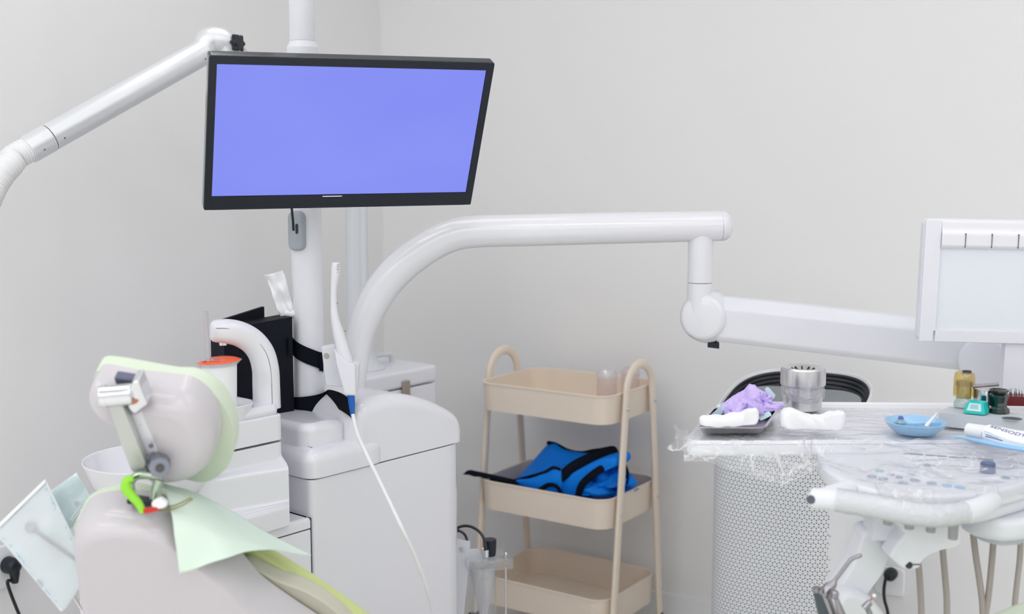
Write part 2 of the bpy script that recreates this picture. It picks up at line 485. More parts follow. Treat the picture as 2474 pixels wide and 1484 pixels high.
# ------------------------------------------------------------------ room
WD, WN = V((.857, -.515, 0)), V((.515, .857, 0))          # along the back wall, and away from the room
LD, LN = V((-.515, -.857, 0)), V((-.857, .515, 0))        # along the left wall toward the viewer, and away from the room
CORN = V((-.456, 4.242, 0))
mb = MB(); mb.box(frame(CORN + WD * 4.1, WD, WN), 8.4, (0, .1), (0, 2.75)); struct('wall_back', mb, M['wall'])
mb = MB(); mb.box(frame(CORN + LD * 4.1, LD, LN), 8.4, (0, .1), (0, 2.75)); struct('wall_left', mb, M['wall'])
RC = CORN + WD * 4.1 + LD * 4.1
mb = MB(); mb.box(frame(RC, WD, WN), 8.4, 8.4, (-.1, 0)); struct('floor', mb, M['floor'])
mb = MB(); mb.box(frame(RC, WD, WN), 8.4, 8.4, (2.75, 2.83)); struct('ceiling', mb, M['ceil'])
mb = MB(); mb.box(frame(RC - WN * 4.1, WD, WN), 8.4, (-.1, 0), (0, 2.75)); struct('wall_front', mb, M['wall'])
mb = MB(); mb.box(frame(RC + WD * 4.1, LD, LN), 8.4, (-.1, 0), (0, 2.75)); struct('wall_right', mb, M['wall'])
mb = MB(); mb.box(frame(CORN + WD * 4.1, WD, WN), 8.18, (-.013, 0), (0, .075), .004); struct('baseboard_back', mb, M['base'])
mb = MB(); mb.box(frame(CORN + LD * 4.1, LD, LN), 8.18, (-.013, 0), (0, .075), .004); struct('baseboard_left', mb, M['base'])
# ------------------------------------------------------------------ dental unit (cabinet with the column)
UA, UB, UC = V((.651, .759, 0)).normalized(), V((-.759, .651, 0)).normalized(), V((-.413, 2.4, 0))
def U(a, b, z=0): return UC + UA * a + UB * b + V((0, 0, z))
UM = frame(UC, UA, UB)
unit = thing('dental_unit', U(.2, .16), 'tall glossy white dental cabinet with humped cap and a round column rising behind the monitor', 'dental unit')
def body_outline(a0, a1, b0, b1, rl, rr_, n=6):
    return round_poly([V((a0, b0)), V((a1, b0)), V((a1, b1)), V((a0, b1))], [rl, rr_, rr_, rl], n)
mb = MB(); mb.prism(UM, body_outline(.0008, .468, 0, .33, .014, .06), .07, .7775, .002)
mk('cabinet', mb, M['white'], unit)
mb = MB(); mb.prism(UM, body_outline(.03, .42, .03, .30, .01, .05), 0, .07)
mk('plinth', mb, M['greyplastic'], unit)
mb = MB()
mb.prism(UM, body_outline(.005, .465, .004, .326, .012, .058), .777, .7805)
mb.box(UM, (-.0004, .0012), (.0005, .3), (.07, .70))
mb.box(UM, (-.365, 0), (.003, .29), (.676, .679))
mk('seam', mb, M['seam'], unit)
# cap: low front block + humped fin + column socket
mb = MB()
mb.prism(UM, body_outline(-.004, .225, -.006, .325, .034, .06), .780, .840, (.002, .030), 6)
c0 = []
for k in range(33):
    t = k / 32
    c0.append(t)
fin = catm([(.118, .80), (.122, .86), (.138, .900), (.175, .919), (.235, .922), (.29, .912), (.345, .893), (.395, .868), (.432, .843), (.447, .815), (.449, .7805)], 6)
fin = [V((p.x + .019 * max(0, (p.x - .2) / .25), p.y)) for p in [V((q[0], q[1], 0)) for q in fin]]
tb_out = [(p.x, p.y) for p in fin] + [(.12, .7805)]
FM = frame(UC, UA, (0, 0, 1), -UB)      # x along the front, y up, z toward the viewer
mb.soft(FM, tb_out, -.328, .0, .030, 8, True)
mk('cap', mb, M['white'], unit, 40)
mb = MB()
mb.prism(UM, rrect(.118, .20, .032, 8, .074, .128), .832, .886, (.002, .018), 6)
mk('column_socket', mb, M['white'], unit)
# side cabinet (ledge) under the cuspidor
mb = MB(); mb.prism(UM, body_outline(-.37, -.0006, 0, .30, .05, .004), .07, .676, .002); mk('side_cabinet', mb, M['white'], unit)
mb = MB(); mb.prism(UM, body_outline(-.37, -.0004, 0, .30, .05, .004), .679, .702, (.001, .009), 4); mk('ledge', mb, M['white'], unit)
mb = MB(); mb.prism(UM, body_outline(-.34, -.02, .03, .27, .03, .004), 0, .07); mk('plinth', mb, M['greyplastic'], unit)
# column
PY = 2.63
pb, pt = P(748, 985, PY), P(734, 118, PY)
PX = P(745, 800, PY).x
top = P(734, 116, PY).z
mb = MB()
mb.lathe(Matrix.Translation((PX, PY, 0)), [(0, .88), (.037, .88), (.0345, .93), (.0335, 1.0), (.0335, top - .004), (.0335, top), (0, top)], 40)
mk('column', mb, M['satin'], unit)
mb = MB()
mb.lathe(Matrix.Translation((PX, PY, 0)), [(.0, top - .03), (.034, top - .03), (.034, top - .001), (.033, top + .002), (.0285, top + .012), (.028, top + .0145), (0, top + .0145)], 40)
mk('collar', mb, M['satin'], unit)
mb = MB(); mb.cyl((PX, PY, top + .015), (PX, PY, 2.745), .0275, seg=40); mk('upper_column', mb, M['satin'], unit)
# grey cable grommet on the column, facing left-front
gz = P(722, 558, PY - .03)
gd = V((-.42, -.9, 0)).normalized()
GM = frame(V((PX, PY, gz.z)) + gd * .026, V((0, 0, 1)).cross(gd) * -1, (0, 0, 1), gd)
mb = MB(); mb.prism(GM, [(p.x, p.y) for p in round_poly([V((-.02, -.043)), V((.02, -.043)), V((.02, .043)), V((-.02, .043))], .017, 6)], 0, .018, .006, 3)
gro = mk('cable_grommet', mb, M['greyplastic'], unit)
mb = MB(); mb.prism(GM, rrect(.007, .022, .0034, 4, -.006, 0.005), .0172, .0187); mk('cable_slot', mb, M['black'], gro)

# ------------------------------------------------------------------ cuspidor on the ledge
cus = thing('cuspidor', U(-.14, .1, .702), 'white cuspidor tower with a round basin and an arched spout, beside the humped cabinet', 'cuspidor')
def tower(z0, z1, flare, n=48):
    rings = []
    base = body_outline(-.25, -.052, .016, .19, .035, .018, 7)
    for k in range(n + 1):
        z = z0 + (z1 - z0) * k / n
        r = []
        for p in base:
            a, b = p.x, p.y
            w = max(0, min(1, (.10 - b) / .08))
            zc = .735 + .102 * max(0, min(1, (a + .25) / .198)) ** 1.1
            w *= max(0, min(1, (-.053 - a) / .022)) ** .6
            t = max(0, min(1, (zc - z) / .016 + .5)); t = t * t * (3 - 2 * t)
            r.append(U(a, b - flare * t * w, z))
        rings.append(r)
    # soften both ends
    def ins(r, q, dz):
        c = sum(r, V()) / len(r)
        return [V((c.x + (p.x - c.x) * q, c.y + (p.y - c.y) * q, p.z + dz)) for p in r]
    return [ins(rings[0], .985, 0)] + [[p + V((0, 0, .002)) for p in rings[0]]] + rings[1:-1] + [[p - V((0, 0, .003)) for p in rings[-1]], ins(rings[-1], .985, 0)]
mb = MB(); mb.loft(tower(.7035, .868, .040)); mk('tower', mb, M['white'], cus, 40)
mb = MB(); mb.prism(UM, body_outline(-.24, -.06, .03, .18, .03, .02), .868, .873); mk('seam', mb, M['seam'], cus)
mb = MB()
mb.prism(UM, body_outline(-.25, -.052, .014, .19, .05, .02), .873, .925, (.001, .004), 3)
mb.prism(UM, body_outline(-.245, -.056, .02, .18, .05, .02), .92, .945, .013, 4)
mk('tower_head', mb, M['white'], cus, 40)
cp = P(545, 985, 2.325)
mb = MB()
mb.lathe(Matrix.Translation((cp.x, cp.y, 0)), [(0, .895), (.036, .895), (.045, .925), (.0535, .955), (.052, .956), (.044, .946), (.034, .9445), (0, .9445)], 40)
mk('cup_plate', mb, M['white'], cus, 50)
bc = P(367, 1108, 2.26)
BR = .129
mb = MB()
mb.lathe(Matrix.Translation((bc.x, bc.y, bc.z)), [(0, -.088), (.05, -.086), (.088, -.072), (.112, -.04), (.124, -.008), (BR, .0), (.1275, .003), (.122, .001), (.110, -.03), (.088, -.062), (.05, -.074), (.012, -.078), (0, -.078)], 56)
bas = mk('basin', mb, M['white'], cus, 60)
mb = MB(); mb.cyl((bc.x, bc.y, bc.z - .13), (bc.x, bc.y, bc.z - .08), .03); mb.tube([(bc.x, bc.y, bc.z - .11), (bc.x + .1, bc.y + .06, bc.z - .115), tuple(U(-.16, .09, bc.z - .12))], .026)
mk('basin_arm', mb, M['white'], cus)
# arched spout
path = catm([P(645, 985, 2.40), P(643, 930, 2.40), P(641, 890, 2.395), P(631, 854, 2.39), P(610, 826, 2.38), P(580, 808, 2.365), P(550, 801, 2.35), P(522, 800, 2.34)], 5)
wid = interp([.0280, .0278, .0272, .0268, .0262, .0255, .0245, .0225], 5)
rings = []
n = len(path)
for i in range(n):
    t = (path[min(i + 1, n - 1)] - path[max(i - 1, 0)]).normalized()
    side = V((.25, -.97, 0)); side = (side - t * side.dot(t)).normalized()
    nn = t.cross(side)
    w, dpt = wid[i], wid[i] * .9
    rings.append([path[i] + nn * (w * math.copysign(abs(math.cos(a)) ** .8, math.cos(a))) + side * (dpt * math.copysign(abs(math.sin(a)) ** .8, math.sin(a))) for a in [2 * pi * k / 24 for k in range(24)]])
t = (path[-1] - path[-2]).normalized()
for s_, q in ((.006, .93), (.010, .75), (.012, .45)):
    rings.append([path[-1] + t * s_ + (p - path[-1]) * q for p in rings[n - 1]])
mb = MB(); mb.loft(rings); mk('spout', mb, M['white'], cus, 60)
mb = MB(); mb.tube([p + V((.0, -.0, 0)) + V((.25, -.97, 0)).normalized() * (w * .865) + ((path[min(i + 1, n - 1)] - path[max(i - 1, 0)]).normalized().cross(V((.25, -.97, 0)).normalized())) * (w * .35) for i, (p, w) in enumerate(zip(path, wid))], .0007, 6)
mk('spout_seam', mb, M['seam'], cus)
sp0 = P(539, 824, 2.345)
mb = MB(); mb.cyl(sp0 + V((0, 0, .004)), sp0 - V((0, 0, .009)), .0085, .0075, 20, .001); mk('nozzle', mb, M['chrome'], cus)

# paper cup with film lid and straw
cz = .9475
CUPC = V((P(531, 900, 2.325).x, 2.325, 0))
cup = thing('paper_cup', (CUPC.x, CUPC.y, cz), 'white paper cup under a torn orange film lid, standing below the arched spout', 'cup')
cd = Matrix.Translation((CUPC.x, CUPC.y, cz))
mb = MB(); mb.lathe(cd, [(0, 0), (.0305, 0), (.0312, .001), (.0335, .088), (.0345, .0895), (.0335, .091), (.032, .089), (.030, .004), (0, .004)], 40); mk('cup_body', mb, M['matte'], cup, 50)
tl = Matrix.Rotation(math.radians(-4), 4, 'Y')
mb = MB(); mb.lathe(cd @ Matrix.Translation((0, 0, .0925)) @ tl, [(0, .0075), (.02, .0065), (.034, .003), (.0425, -.001), (.0425, -.0016), (.034, .002), (.02, .0055), (0, .0065)], 40); mk('lid', mb, M['orange'], cup, 60, wn=False)
mb = MB()
for k, (x, y, w, h, a) in enumerate(((-.01, -.024, .034, .013, -8), (.008, -.024, .02, .008, 10), (-.024, -.014, .014, .02, 30))):
    mb.box(cd @ Matrix.Translation((x, y, .0975)) @ tl @ Matrix.Rotation(math.radians(a), 4, 'Z'), w, h, .0012, .0003, 1)
mb.lathe(cd @ Matrix.Translation((0, 0, .0925)) @ tl, [(.036, -.0075), (.0425, -.001), (.0432, -.0015), (.0368, -.008)], 40)
mk('lid_film', mb, M['jarclear'], cup, 50, wn=False)
mb = MB(); q0, q1 = P(505, 885, 2.30), P(497, 752, 2.30); mb.tube([q0, q0.lerp(q1, .5), q1], [.0042, .0045, .005], 16); mk('straw', mb, M['straw'], cup)

# ------------------------------------------------------------------ black strapped tissue box
tbx = P(628, 1055, 2.6)
TBc = P(690, 1058, 2.5)
FU = V((.70, .714, 0)).normalized(); FB = V((-.714, .70, 0)).normalized()
TB0 = V((PX, PY, 0)) - V((.0335, 0, 0)) + V((-.004, -.03, 0))     # front right lower corner, beside the column
bzz = .8385
tis = thing('tissue_box', (TB0.x - .06, TB0.y, bzz), 'tall black tissue box strapped to the white column', 'tissue box')
# box: front-right face toward the viewer; corners from the photograph
A0 = P(546, 1000, 2.47); A1 = P(711, 1000, 2.585)
ax = V((A1.x - A0.x, A1.y - A0.y, 0)); wbox = ax.length; ax.normalize(); ay = V((-ax.y, ax.x, 0))
TM = frame((A0.x, A0.y, 0), ax, ay)
def tz(px, py, a):          # height of a picture point on the front face
    o = V((A0.x, A0.y, 0)); return PN(px, py, o, ay)
zl, zr = tz(590, 790, 0).z, tz(711, 765, 0).z
FM2 = frame((A0.x, A0.y, 0), ax, (0, 0, 1), -ay)
mb = MB()
mb.prism(FM2, [(0, bzz + .002), (wbox, bzz + .002), (wbox, zr), (0, zr - .012)], -.052, 0, .004, 3)
mk('box_body', mb, M['pouchblack'], tis)
zf = tz(680, 752, 0).z
mb = MB(); mb.prism(FM2, [(.004, bzz + .06), (wbox * .78, bzz + .06), (wbox * .78, zf + .006), (.004, zr - .004)], -.062, -.0525, .002, 2); mk('lid_flap', mb, M['pouchblack'], tis)
# straps round the column
def strap(z_a, z_b, r, a0, a1, start, end, hw, n=26):
    pts, ws = [], []
    for k in range(n + 1):
        t = k / n; a = math.radians(a0 + (a1 - a0) * t)
        pts.append(V((PX + r * math.cos(a), PY + r * math.sin(a), z_a + (z_b - z_a) * t)))
    if start: pts = catm([V(q) for q in start] + [pts[0]], 5)[:-1] + pts
    if end: pts = pts + catm([pts[-1]] + [V(q) for q in end], 5)[1:]
    ws = [V((0, 0, hw))] * len(pts)
    return pts, ws
s0 = P(700, 842, 2.56); s1 = P(777, 878, 2.60)
pts, ws = strap(s0.z - .002, s1.z + .001, .0365, 205, 335, [P(697, 838, 2.572)], [P(779, 880, 2.612)], .0185)
mb = MB(); mb.ribbon(pts, ws, .0025)
stp = mk('strap', mb, M['nylon'], tis, 50, wn=False)
mb = MB(); mb.box(frame(P(776, 874, 2.606), (1, .4, 0), (-.4, 1, 0)), .008, .006, .041, .001, 1); mk('strap_end', mb, M['nylon'], stp)
zz = P(740, 976, 2.6).z
pts, ws = strap(zz - .006, zz + .006, .0395, 200, 350, [P(700, 984, 2.58)], [P(797, 962, 2.60), P(822, 970, 2.54), P(846, 986, 2.495), P(852, 996, 2.492)], .0185)
mb = MB(); mb.ribbon(pts, ws, .0025); mk('strap', mb, M['nylon'], tis, 50, wn=False)
# tissue sticking out
tt = [P(700, 770, 2.62), P(690, 735, 2.62), P(676, 695, 2.615), P(661, 660, 2.61)]
tsu = thing('tissue', tt[0], 'crumpled white tissue sticking out of the black box beside the column', 'tissue')
mb = MB()
pth = catm(tt, 5)
def tissue_fn(off):
    def fn(u, v):
        i = v * (len(pth) - 1); k = min(int(i), len(pth) - 2); p = pth[k].lerp(pth[k + 1], i - k)
        wd = .014 + .006 * v
        q = p + V((1, .25, .24)) * ((u - .5) * 2 * wd)
        q += V((0, -1, 0)) * (off + .006 * math.sin(u * 7 + v * 5) + .012 * noise.noise(V((u * 3, v * 5, off * 50))))
        return q
    return fn
mb.grid(tissue_fn(0), 14, 24); mb.grid(tissue_fn(.008), 14, 24)
for e in range(1): mb.sphere(P(703, 757, 2.617), .013, 1.3, .8, .7)
mk('tissue_sheet', mb, M['paper'], tsu, 60, solid=.0006, wn=False)

# ------------------------------------------------------------------ intraoral camera in its holder
HY = 2.515
hold = thing('camera_holder', P(825, 900, HY + .01), 'white plastic bracket on the column with a round screw hole, gripping a wand', 'holder')
mb = MB()
hp = PL([(776, 840), (812, 834), (850, 878), (858, 885), (862, 955), (838, 958), (830, 935), (786, 932)], HY)
mb.pillow(hp, (0, .034, 0), .004, 3)
hb = mk('clamp', mb, M['satin'], hold, 40)
mb = MB(); mb.cyl(P(789, 860, HY - .0012), P(789, 860, HY + .02), .0062, seg=24); mk('screw_hole', mb, M['beigehose'], hb)
mb = MB()
sx = PL([(806, 845), (838, 876), (858, 880), (860, 958), (833, 957), (812, 880)], HY - .046)
mb.pillow(sx, (0, .045, 0), .007, 4); mk('cradle', mb, M['satin'], hold, 40)
mb = MB(); mb.pillow(PL([(857, 872), (866, 882), (862, 955), (857, 950)], HY - .03), (0, .03, 0), .002, 2); mk('side_lip', mb, M['satin'], hold, 40)
wand = thing('intraoral_camera', P(845, 950, HY), 'slim white camera wand in the bracket, white cable trailing from its blue sleeve', 'camera')
wc = [(811, 634), (811, 645), (810, 662), (808, 678), (806, 700), (806, 735), (808, 765), (815, 798), (823, 830), (834, 868), (845, 900), (850, 930)]
ww = [.0075, .0092, .009, .0078, .0063, .0066, .0085, .0115, .0135, .0145, .0140, .0125]
mb = MB(); mb.tube(catm(PL(wc, HY - .022), 4), interp(ww, 4), 20, rnd=False); wb_ = mk('wand_body', mb, M['white'], wand, 60)
mb = MB()
for (x, y) in ((815, 640), (819, 640), (815, 645), (819, 645), (815, 651), (818, 651), (816, 658)):
    mb.sphere(P(x, y, HY - .0303), .0012, seg=8)
mk('light_dots', mb, M['greyplastic'], wb_)
for (x, y) in ((815, 733), (834, 800)):
    mb = MB(); mb.sphere(P(x, y, HY - .0295 if y < 780 else HY - .0345), .0011, seg=8)
    mk('pin', mb, M['black'], wb_)
mb = MB(); a, b_ = P(848, 955, HY - .034), P(852, 1003, HY - .036); mb.tube([a, a.lerp(b_, .35), b_], [.0078, .0072, .0048], 16); mk('strain_relief', mb, M['deepblue'], wand)
cabp = catm([P(852, 1000, HY - .036), P(862, 1045, 2.45), P(884, 1095, 2.41), P(925, 1180, 2.37), P(968, 1270, 2.32), P(1005, 1350, 2.33), P(1030, 1420, 2.35), P(1047, 1490, 2.38), P(1052, 1600, 2.38), P(1040, 1750, 2.33), P(1000, 1830, 2.28)], 6)
mb = MB(); mb.tube(cabp, .0042, 12); mk('cable', mb, M['white_hose'], wand)

# ------------------------------------------------------------------ monitor
MW, MH = .56, .325
MR = Matrix.Rotation(.3894, 4, 'Z') @ Matrix.Rotation(.4819, 4, 'X') @ Matrix.Rotation(-.0083, 4, 'Y')
MM = Matrix.Translation((-.320, 2.40, 1.478)) @ MR @ frame((0, 0, 0), (1, 0, 0), (0, 0, 1), (0, -1, 0))   # x right, y up, z out of the screen
def MP(x, y, z): return MM @ V((x, y, z))
mon = thing('monitor', MP(0, -MH / 2, -.03), 'wide black-framed monitor with a plain violet-blue screen, tilted down on the white column', 'monitor')
mb = MB(); mb.prism(MM, rrect(MW, MH, .006, 4), -.022, 0, .002, 2); frm = mk('casing', mb, M['blackgloss'], mon)
L_, R_, T_, B_ = -MW / 2 + .0145, MW / 2 - .0165, MH / 2 - .0165, -MH / 2 + .0315
mb = MB()
o_ = [(-MW / 2 + .001, -MH / 2 + .001), (MW / 2 - .001, -MH / 2 + .001), (MW / 2 - .001, MH / 2 - .001), (-MW / 2 + .001, MH / 2 - .001)]
mb.box(MM, (-MW / 2 + .002, L_), (-MH / 2 + .002, MH / 2 - .002), (0, .0016), .0004, 1)
mb.box(MM, (R_, MW / 2 - .002), (-MH / 2 + .002, MH / 2 - .002), (0, .0016), .0004, 1)
mb.box(MM, (L_, R_), (T_, MH / 2 - .002), (0, .0016), .0004, 1)
mb.box(MM, (L_, R_), (-MH / 2 + .002, B_), (0, .0022), .0006, 1)
mk('bezel', mb, M['black'], mon)
mb = MB(); mb.box(MM, (L_ + .0008, R_ - .0008), (B_ + .0008, T_ - .0008), (-.001, .0006)); mk('screen', mb, M['screen'], mon, wn=False)
mb = MB(); mb.box(MM, (-.045, -.005), (B_ - .0035, B_ - .0022), (.002, .0028)); mk('status_light', mb, mat('pale_light', (225, 228, 245), .4, emit=((225, 228, 250), .5)), frm)
mb = MB(); mb.prism(MM, rrect(.36, .2, .02, 5, 0, -.01), -.045, -.021, .012, 3); mk('rear_cover', mb, M['black'], mon)
mb = MB()
a_, b_ = MP(-.06, -.01, -.045), V((PX, PY - .033, 1.52))
mb.cyl(a_, V((PX, PY - .0365, 1.50)), .016)
mb.lathe(Matrix.Translation((PX, PY, 0)), [(.0340, 1.46), (.0385, 1.46), (.0385, 1.54), (.0340, 1.54), (.0340, 1.46)], 32)
mb.sphere(a_, .026)
mk('mount', mb, M['greyplastic'], mon)
gq = P(709, 556, PY - .058)
mb = MB(); mb.tube(catm([MP(-.15, -.09, -.046), P(703, 470, 2.53), P(705, 505, 2.53), P(708, 535, 2.555), gq], 6), .0028, 10); mk('cable', mb, M['bluecord'], mon)

# ------------------------------------------------------------------ delivery arm
AY = 2.70
arm = thing('delivery_boom', P(866, 962, AY), 'thick white tubular arm curving from the humped cabinet rightward to the instrument tray', 'dental arm')
ab_ = [P(853, 985, AY), P(859, 900, AY), P(869, 815, AY), P(900, 736, AY), P(950, 664, AY), P(1020, 606, AY), P(1085, 572, AY), P(1150, 560, AY), P(1300, 556, AY), P(1500, 551, AY), P(1700, 547, AY), P(1742, 546, AY)]
cpts = catm(ab_, 7)
rad = interp([.0255, .0262, .031, .0360, .0375, .0375, .0368, .0363, .036, .0355, .0345, .034], 7)
mb = MB(); mb.tube(cpts, rad, 32, up=(0, -1, 0)); mk('curved_tube', mb, M['white'], arm, 60)
e0 = cpts[-1]; e1 = P(1768, 545, AY)
mb = MB(); dx = (e1 - e0).normalized()
mb.lathe(axisf(e0, e1), [(0, .0005), (.034, .0005), (.0345, .002), (.033, .010), (.027, .019), (.015, .0245), (0, .026)], 32); mk('end_cap', mb, M['white'], arm, 60)
dt0, dt1 = P(1693, 560, AY), P(1691, 682, AY)
mb = MB(); mb.cyl(dt0, V((dt0.x, dt0.y, dt1.z)), .0282, seg=32); mk('drop_tube', mb, M['white'], arm)
hubc = P(1706, 765, AY)
mb = MB(); mb.cyl(V((dt0.x, dt0.y, dt1.z - .0015)), V((dt0.x, dt0.y, hubc.z + .01)), .0285, seg=32)
hn = V((-.42, -.90, .06)).normalized()
mb.lathe(axisf(hubc - hn * .052, hubc + hn * .03), [(0, 0), (.045, 0), (.056, .008), (.0605, .022), (.0605, .05), (.057, .066), (.050, .074)], 40)
mk('joint_housing', mb, M['white'], arm, 45)
mb = MB(); mb.lathe(axisf(hubc + hn * .018, hubc + hn * .04), [(0.0, 0), (.0515, 0), (.0525, .004), (.050, .012), (.042, .0165), (0, .0175)], 40)
mk('joint_cover', mb, M['white'], arm, 45)
mb = MB(); mb.box(frame(hubc + V((.018, .002, -.0645)), (1, -.15, -.1), (.15, 1, 0)), .026, .03, .012, .004); mk('joint_slot', mb, M['black'], arm)
sa0, sa1 = P(1735, 768, AY - .005), P(2350, 838, 2.52)
sd = (sa1 - sa0).normalized(); sw = V((sd.y, -sd.x, 0)).normalized(); su = sw.cross(sd); su = su if su.z > 0 else -su
if sw.y > 0: sw = -sw
def arm_ring(c, w, h, ch):
    o = round_poly([V((-w / 2 + .004, -h / 2)), V((w / 2 - .010, -h / 2)), V((w / 2, -h / 2 + .012)), V((w / 2, h / 2 - ch)), V((w / 2 - ch * .9, h / 2)), V((-w / 2, h / 2))], .005, 4)
    return [c + sw * p.x + su * p.y for p in o]
mb = MB()
mb.loft([arm_ring(sa0, .058, .098, .024), arm_ring(sa0 + sd * .012, .062, .102, .025), arm_ring(sa1 - sd * .012, .060, .102, .024), arm_ring(sa1, .054, .094, .022)])
mk('spring_arm', mb, M['satin'], arm, 30)
h2 = P(2378, 872, 2.47)
mb = MB(); mb.lathe(axisf(h2 - hn * .03, h2 + hn * .03), [(0, 0), (.044, 0), (.052, .008), (.052, .052), (.044, .06), (0, .061)], 40)
mk('tray_joint', mb, M['satin'], arm, 45)
mb = MB(); mb.cyl(h2 + V((.02, 0, -.03)), V((h2.x + .02, h2.y, .952)), .03, .034); mk('tray_stem', mb, M['satin'], arm)

# ------------------------------------------------------------------ x-ray film viewer
VY = 2.28
vw = thing('film_viewer', P(2455, 860, VY), 'white framed film viewing panel with clip slots, standing above the tray at right edge', 'film viewer')
v00, v01 = P(2217, 528, VY), P(2216, 826, VY)
vx = V((.985, -.10, -.012)).normalized(); vz = V((0, -.03, 1)).normalized(); vn = vx.cross(vz); vn = vn if vn.y < 0 else -vn
vz = (vz - vx * vz.dot(vx)).normalized()
VM = frame(v01, vx, vz, vn); VH = (v00 - v01).length; VW = .42
mb = MB(); mb.prism(VM, rrect(VW, VH, .012, 5, VW / 2, VH / 2), -.03, 0, .006, 3); mk('housing', mb, M['satin'], vw)
bz = .031
mb = MB()
mb.box(VM, (.002, bz), (.003, VH - .003), (0, .006), .004, 3)
mb.box(VM, (VW - bz, VW - .002), (.003, VH - .003), (0, .006), .004, 3)
mb.box(VM, (bz - .004, VW - bz), (.003, .024), (0, .006), .004, 3)
mk('rim', mb, M['satin'], vw)
mb = MB(); mb.box(VM, (bz - .001, VW - bz), (.022, VH - .045), (-.002, .0014), .0005, 1); mk('diffuser', mb, mat('milky_diffuser', (226, 230, 238), .3, coat=.2, var=.01), vw)
mb = MB()
prof = round_poly([V((VH - .003, 0)), V((VH - .003, .004)), V((VH - .02, .006)), V((VH - .026, .012)), V((VH - .050, .013)), V((VH - .056, .004)), V((VH - .056, 0))], .004, 4)
QM = frame(v01, vz, vn, vx)
mb.prism(QM, [(p.x, p.y) for p in prof], bz + .0006, VW - bz, 0)
mk('film_clip', mb, M['white'], vw, 30)
for k in range(6):
    x = .0735 + .048 * k
    mb = MB()
    mb.box(VM, (x, x + .0012), (VH - .0525, VH - .028), (.0108, .0138), .0003, 1)
    mb.sphere(VM @ V((x + .0006, VH - .027, .0122)), .0016, seg=8)
    mk('clip_slot', mb, M['seam'], vw)
mb = MB(); mb.box(VM, (.165, .235), (-.11, .002), (-.028, -.004), .004, 2); mk('stand', mb, M['satin'], vw)
# ------------------------------------------------------------------ delivery tray
TZ = .95
tray = thing('delivery_tray', (.85, 2.1, TZ - .09), 'white instrument tray with oval control panel and handlebar, wrapped in clear film', 'instrument tray')
q = lambda x, y, z=TZ: PZ(x, y, z)
FL, BL_ = q(1652, 1066), q(1738, 969)
tray_o = [V((FL.x, FL.y)), V((1.30, FL.y + .015)), V((1.30, BL_.y - .03)), V((BL_.x, BL_.y))]
tray_r = round_poly(tray_o, [.035, .03, .03, .05], 8)
def inset(o, d):
    c = sum(o, V((0, 0))) / len(o)
    xs = [p.x for p in o]; ys = [p.y for p in o]
    w, h = (max(xs) - min(xs)) / 2, (max(ys) - min(ys)) / 2
    return [V((c.x + (p.x - c.x) * (1 - d / w), c.y + (p.y - c.y) * (1 - d / h))) for p in o]
I4 = Matrix.Identity(4)
mb = MB(); mb.prism(I4, tray_r, TZ - .028, TZ - .003, .008, 4)
rim = tray_r; rin = inset(tray_r, .012); rin2 = inset(tray_r, .004)
mb.loft([[V((p.x, p.y, TZ - .006)) for p in rim], [V((p.x, p.y, TZ - .001)) for p in inset(rim, .002)], [V((p.x, p.y, TZ)) for p in rin2], [V((p.x, p.y, TZ - .0035)) for p in rin]], cap=False)
mk('tray_top', mb, M['trayw'], tray, 35)
# control panel
pz = .926
pts = [(1972, 1092), (1985, 1122), (2020, 1152), (2085, 1177), (2170, 1191), (2280, 1197), (2380, 1190), (2474, 1168), (2580, 1130), (2640, 1090)]
po = [V((v.x, v.y)) for v in catm([PZ(x, y, pz) for x, y in pts], 6)]
po = po + [V((po[-1].x + .02, 2.12)), V((po[0].x + .03, 2.12))]
mb = MB(); mb.prism(I4, po, .898, pz, .006, 3, 40); pan = mk('control_panel', mb, M['satin'], tray, 35)
mb = MB(); pi_ = inset(po, .02); mb.prism(I4, pi_, .872, .9, .012, 4, 40); mk('panel_base', mb, M['satin'], tray, 40)
un = [V((v.x, v.y)) for v in catm([PZ(x, y, .87) for x, y in ((2300, 1175), (2320, 1235), (2400, 1262), (2474, 1262), (2600, 1240))], 5)]
un += [V((un[-1].x, 2.1)), V((un[0].x, 2.1))]
mb = MB(); mb.prism(I4, un, .838, .874, .012, 4, 40); mk('underside', mb, M['satin'], tray, 40)
mb = MB(); mb.prism(I4, inset(un, .035), .828, .84, .002, 2, 40); mk('hose_plate', mb, M['strip'], tray)
btn_c = {'g': mat('grey_button_pad', (158, 172, 192), .5), 't': mat('teal_button_pad', (150, 200, 196), .5), 'b': mat('blue_button_pad', (150, 190, 226), .5), 'd': mat('dark_dial', (88, 104, 140), .4)}
for (x, y, c, r) in ((2125, 1139, 't', .0072), (2107, 1153, 'g', .0075), (2134, 1158, 'g', .0075), (2152, 1148, 'g', .0058), (2172, 1155, 'g', .0058), (2182, 1168, 'g', .0075), (2210, 1162, 'g', .0078), (2251, 1169, 'g', .0078), (2288, 1175, 'b', .0078), (2318, 1179, 'b', .0078), (2210, 1121, 'g', .0055), (2240, 1125, 'g', .0055), (2430, 1156, 'g', .007), (2200, 1150, 'g', .006)):
    c_ = PZ(x, y, pz); mb = MB(); mb.cyl((c_.x, c_.y, pz - .001), (c_.x, c_.y, pz + .0022), r, r * .93, 24); mk('button', mb, btn_c[c], tray)
c_ = PZ(2386, 1142, pz)
mb = MB(); mb.lathe(Matrix.Translation((c_.x, c_.y, pz)), [(0, 0), (.0125, 0), (.0115, .016), (.009, .018), (0, .018)], 24); mk('dial', mb, btn_c['d'], tray)
mb = MB(); g0, g1 = PZ(2150, 1094, pz), PZ(2400, 1112, pz)
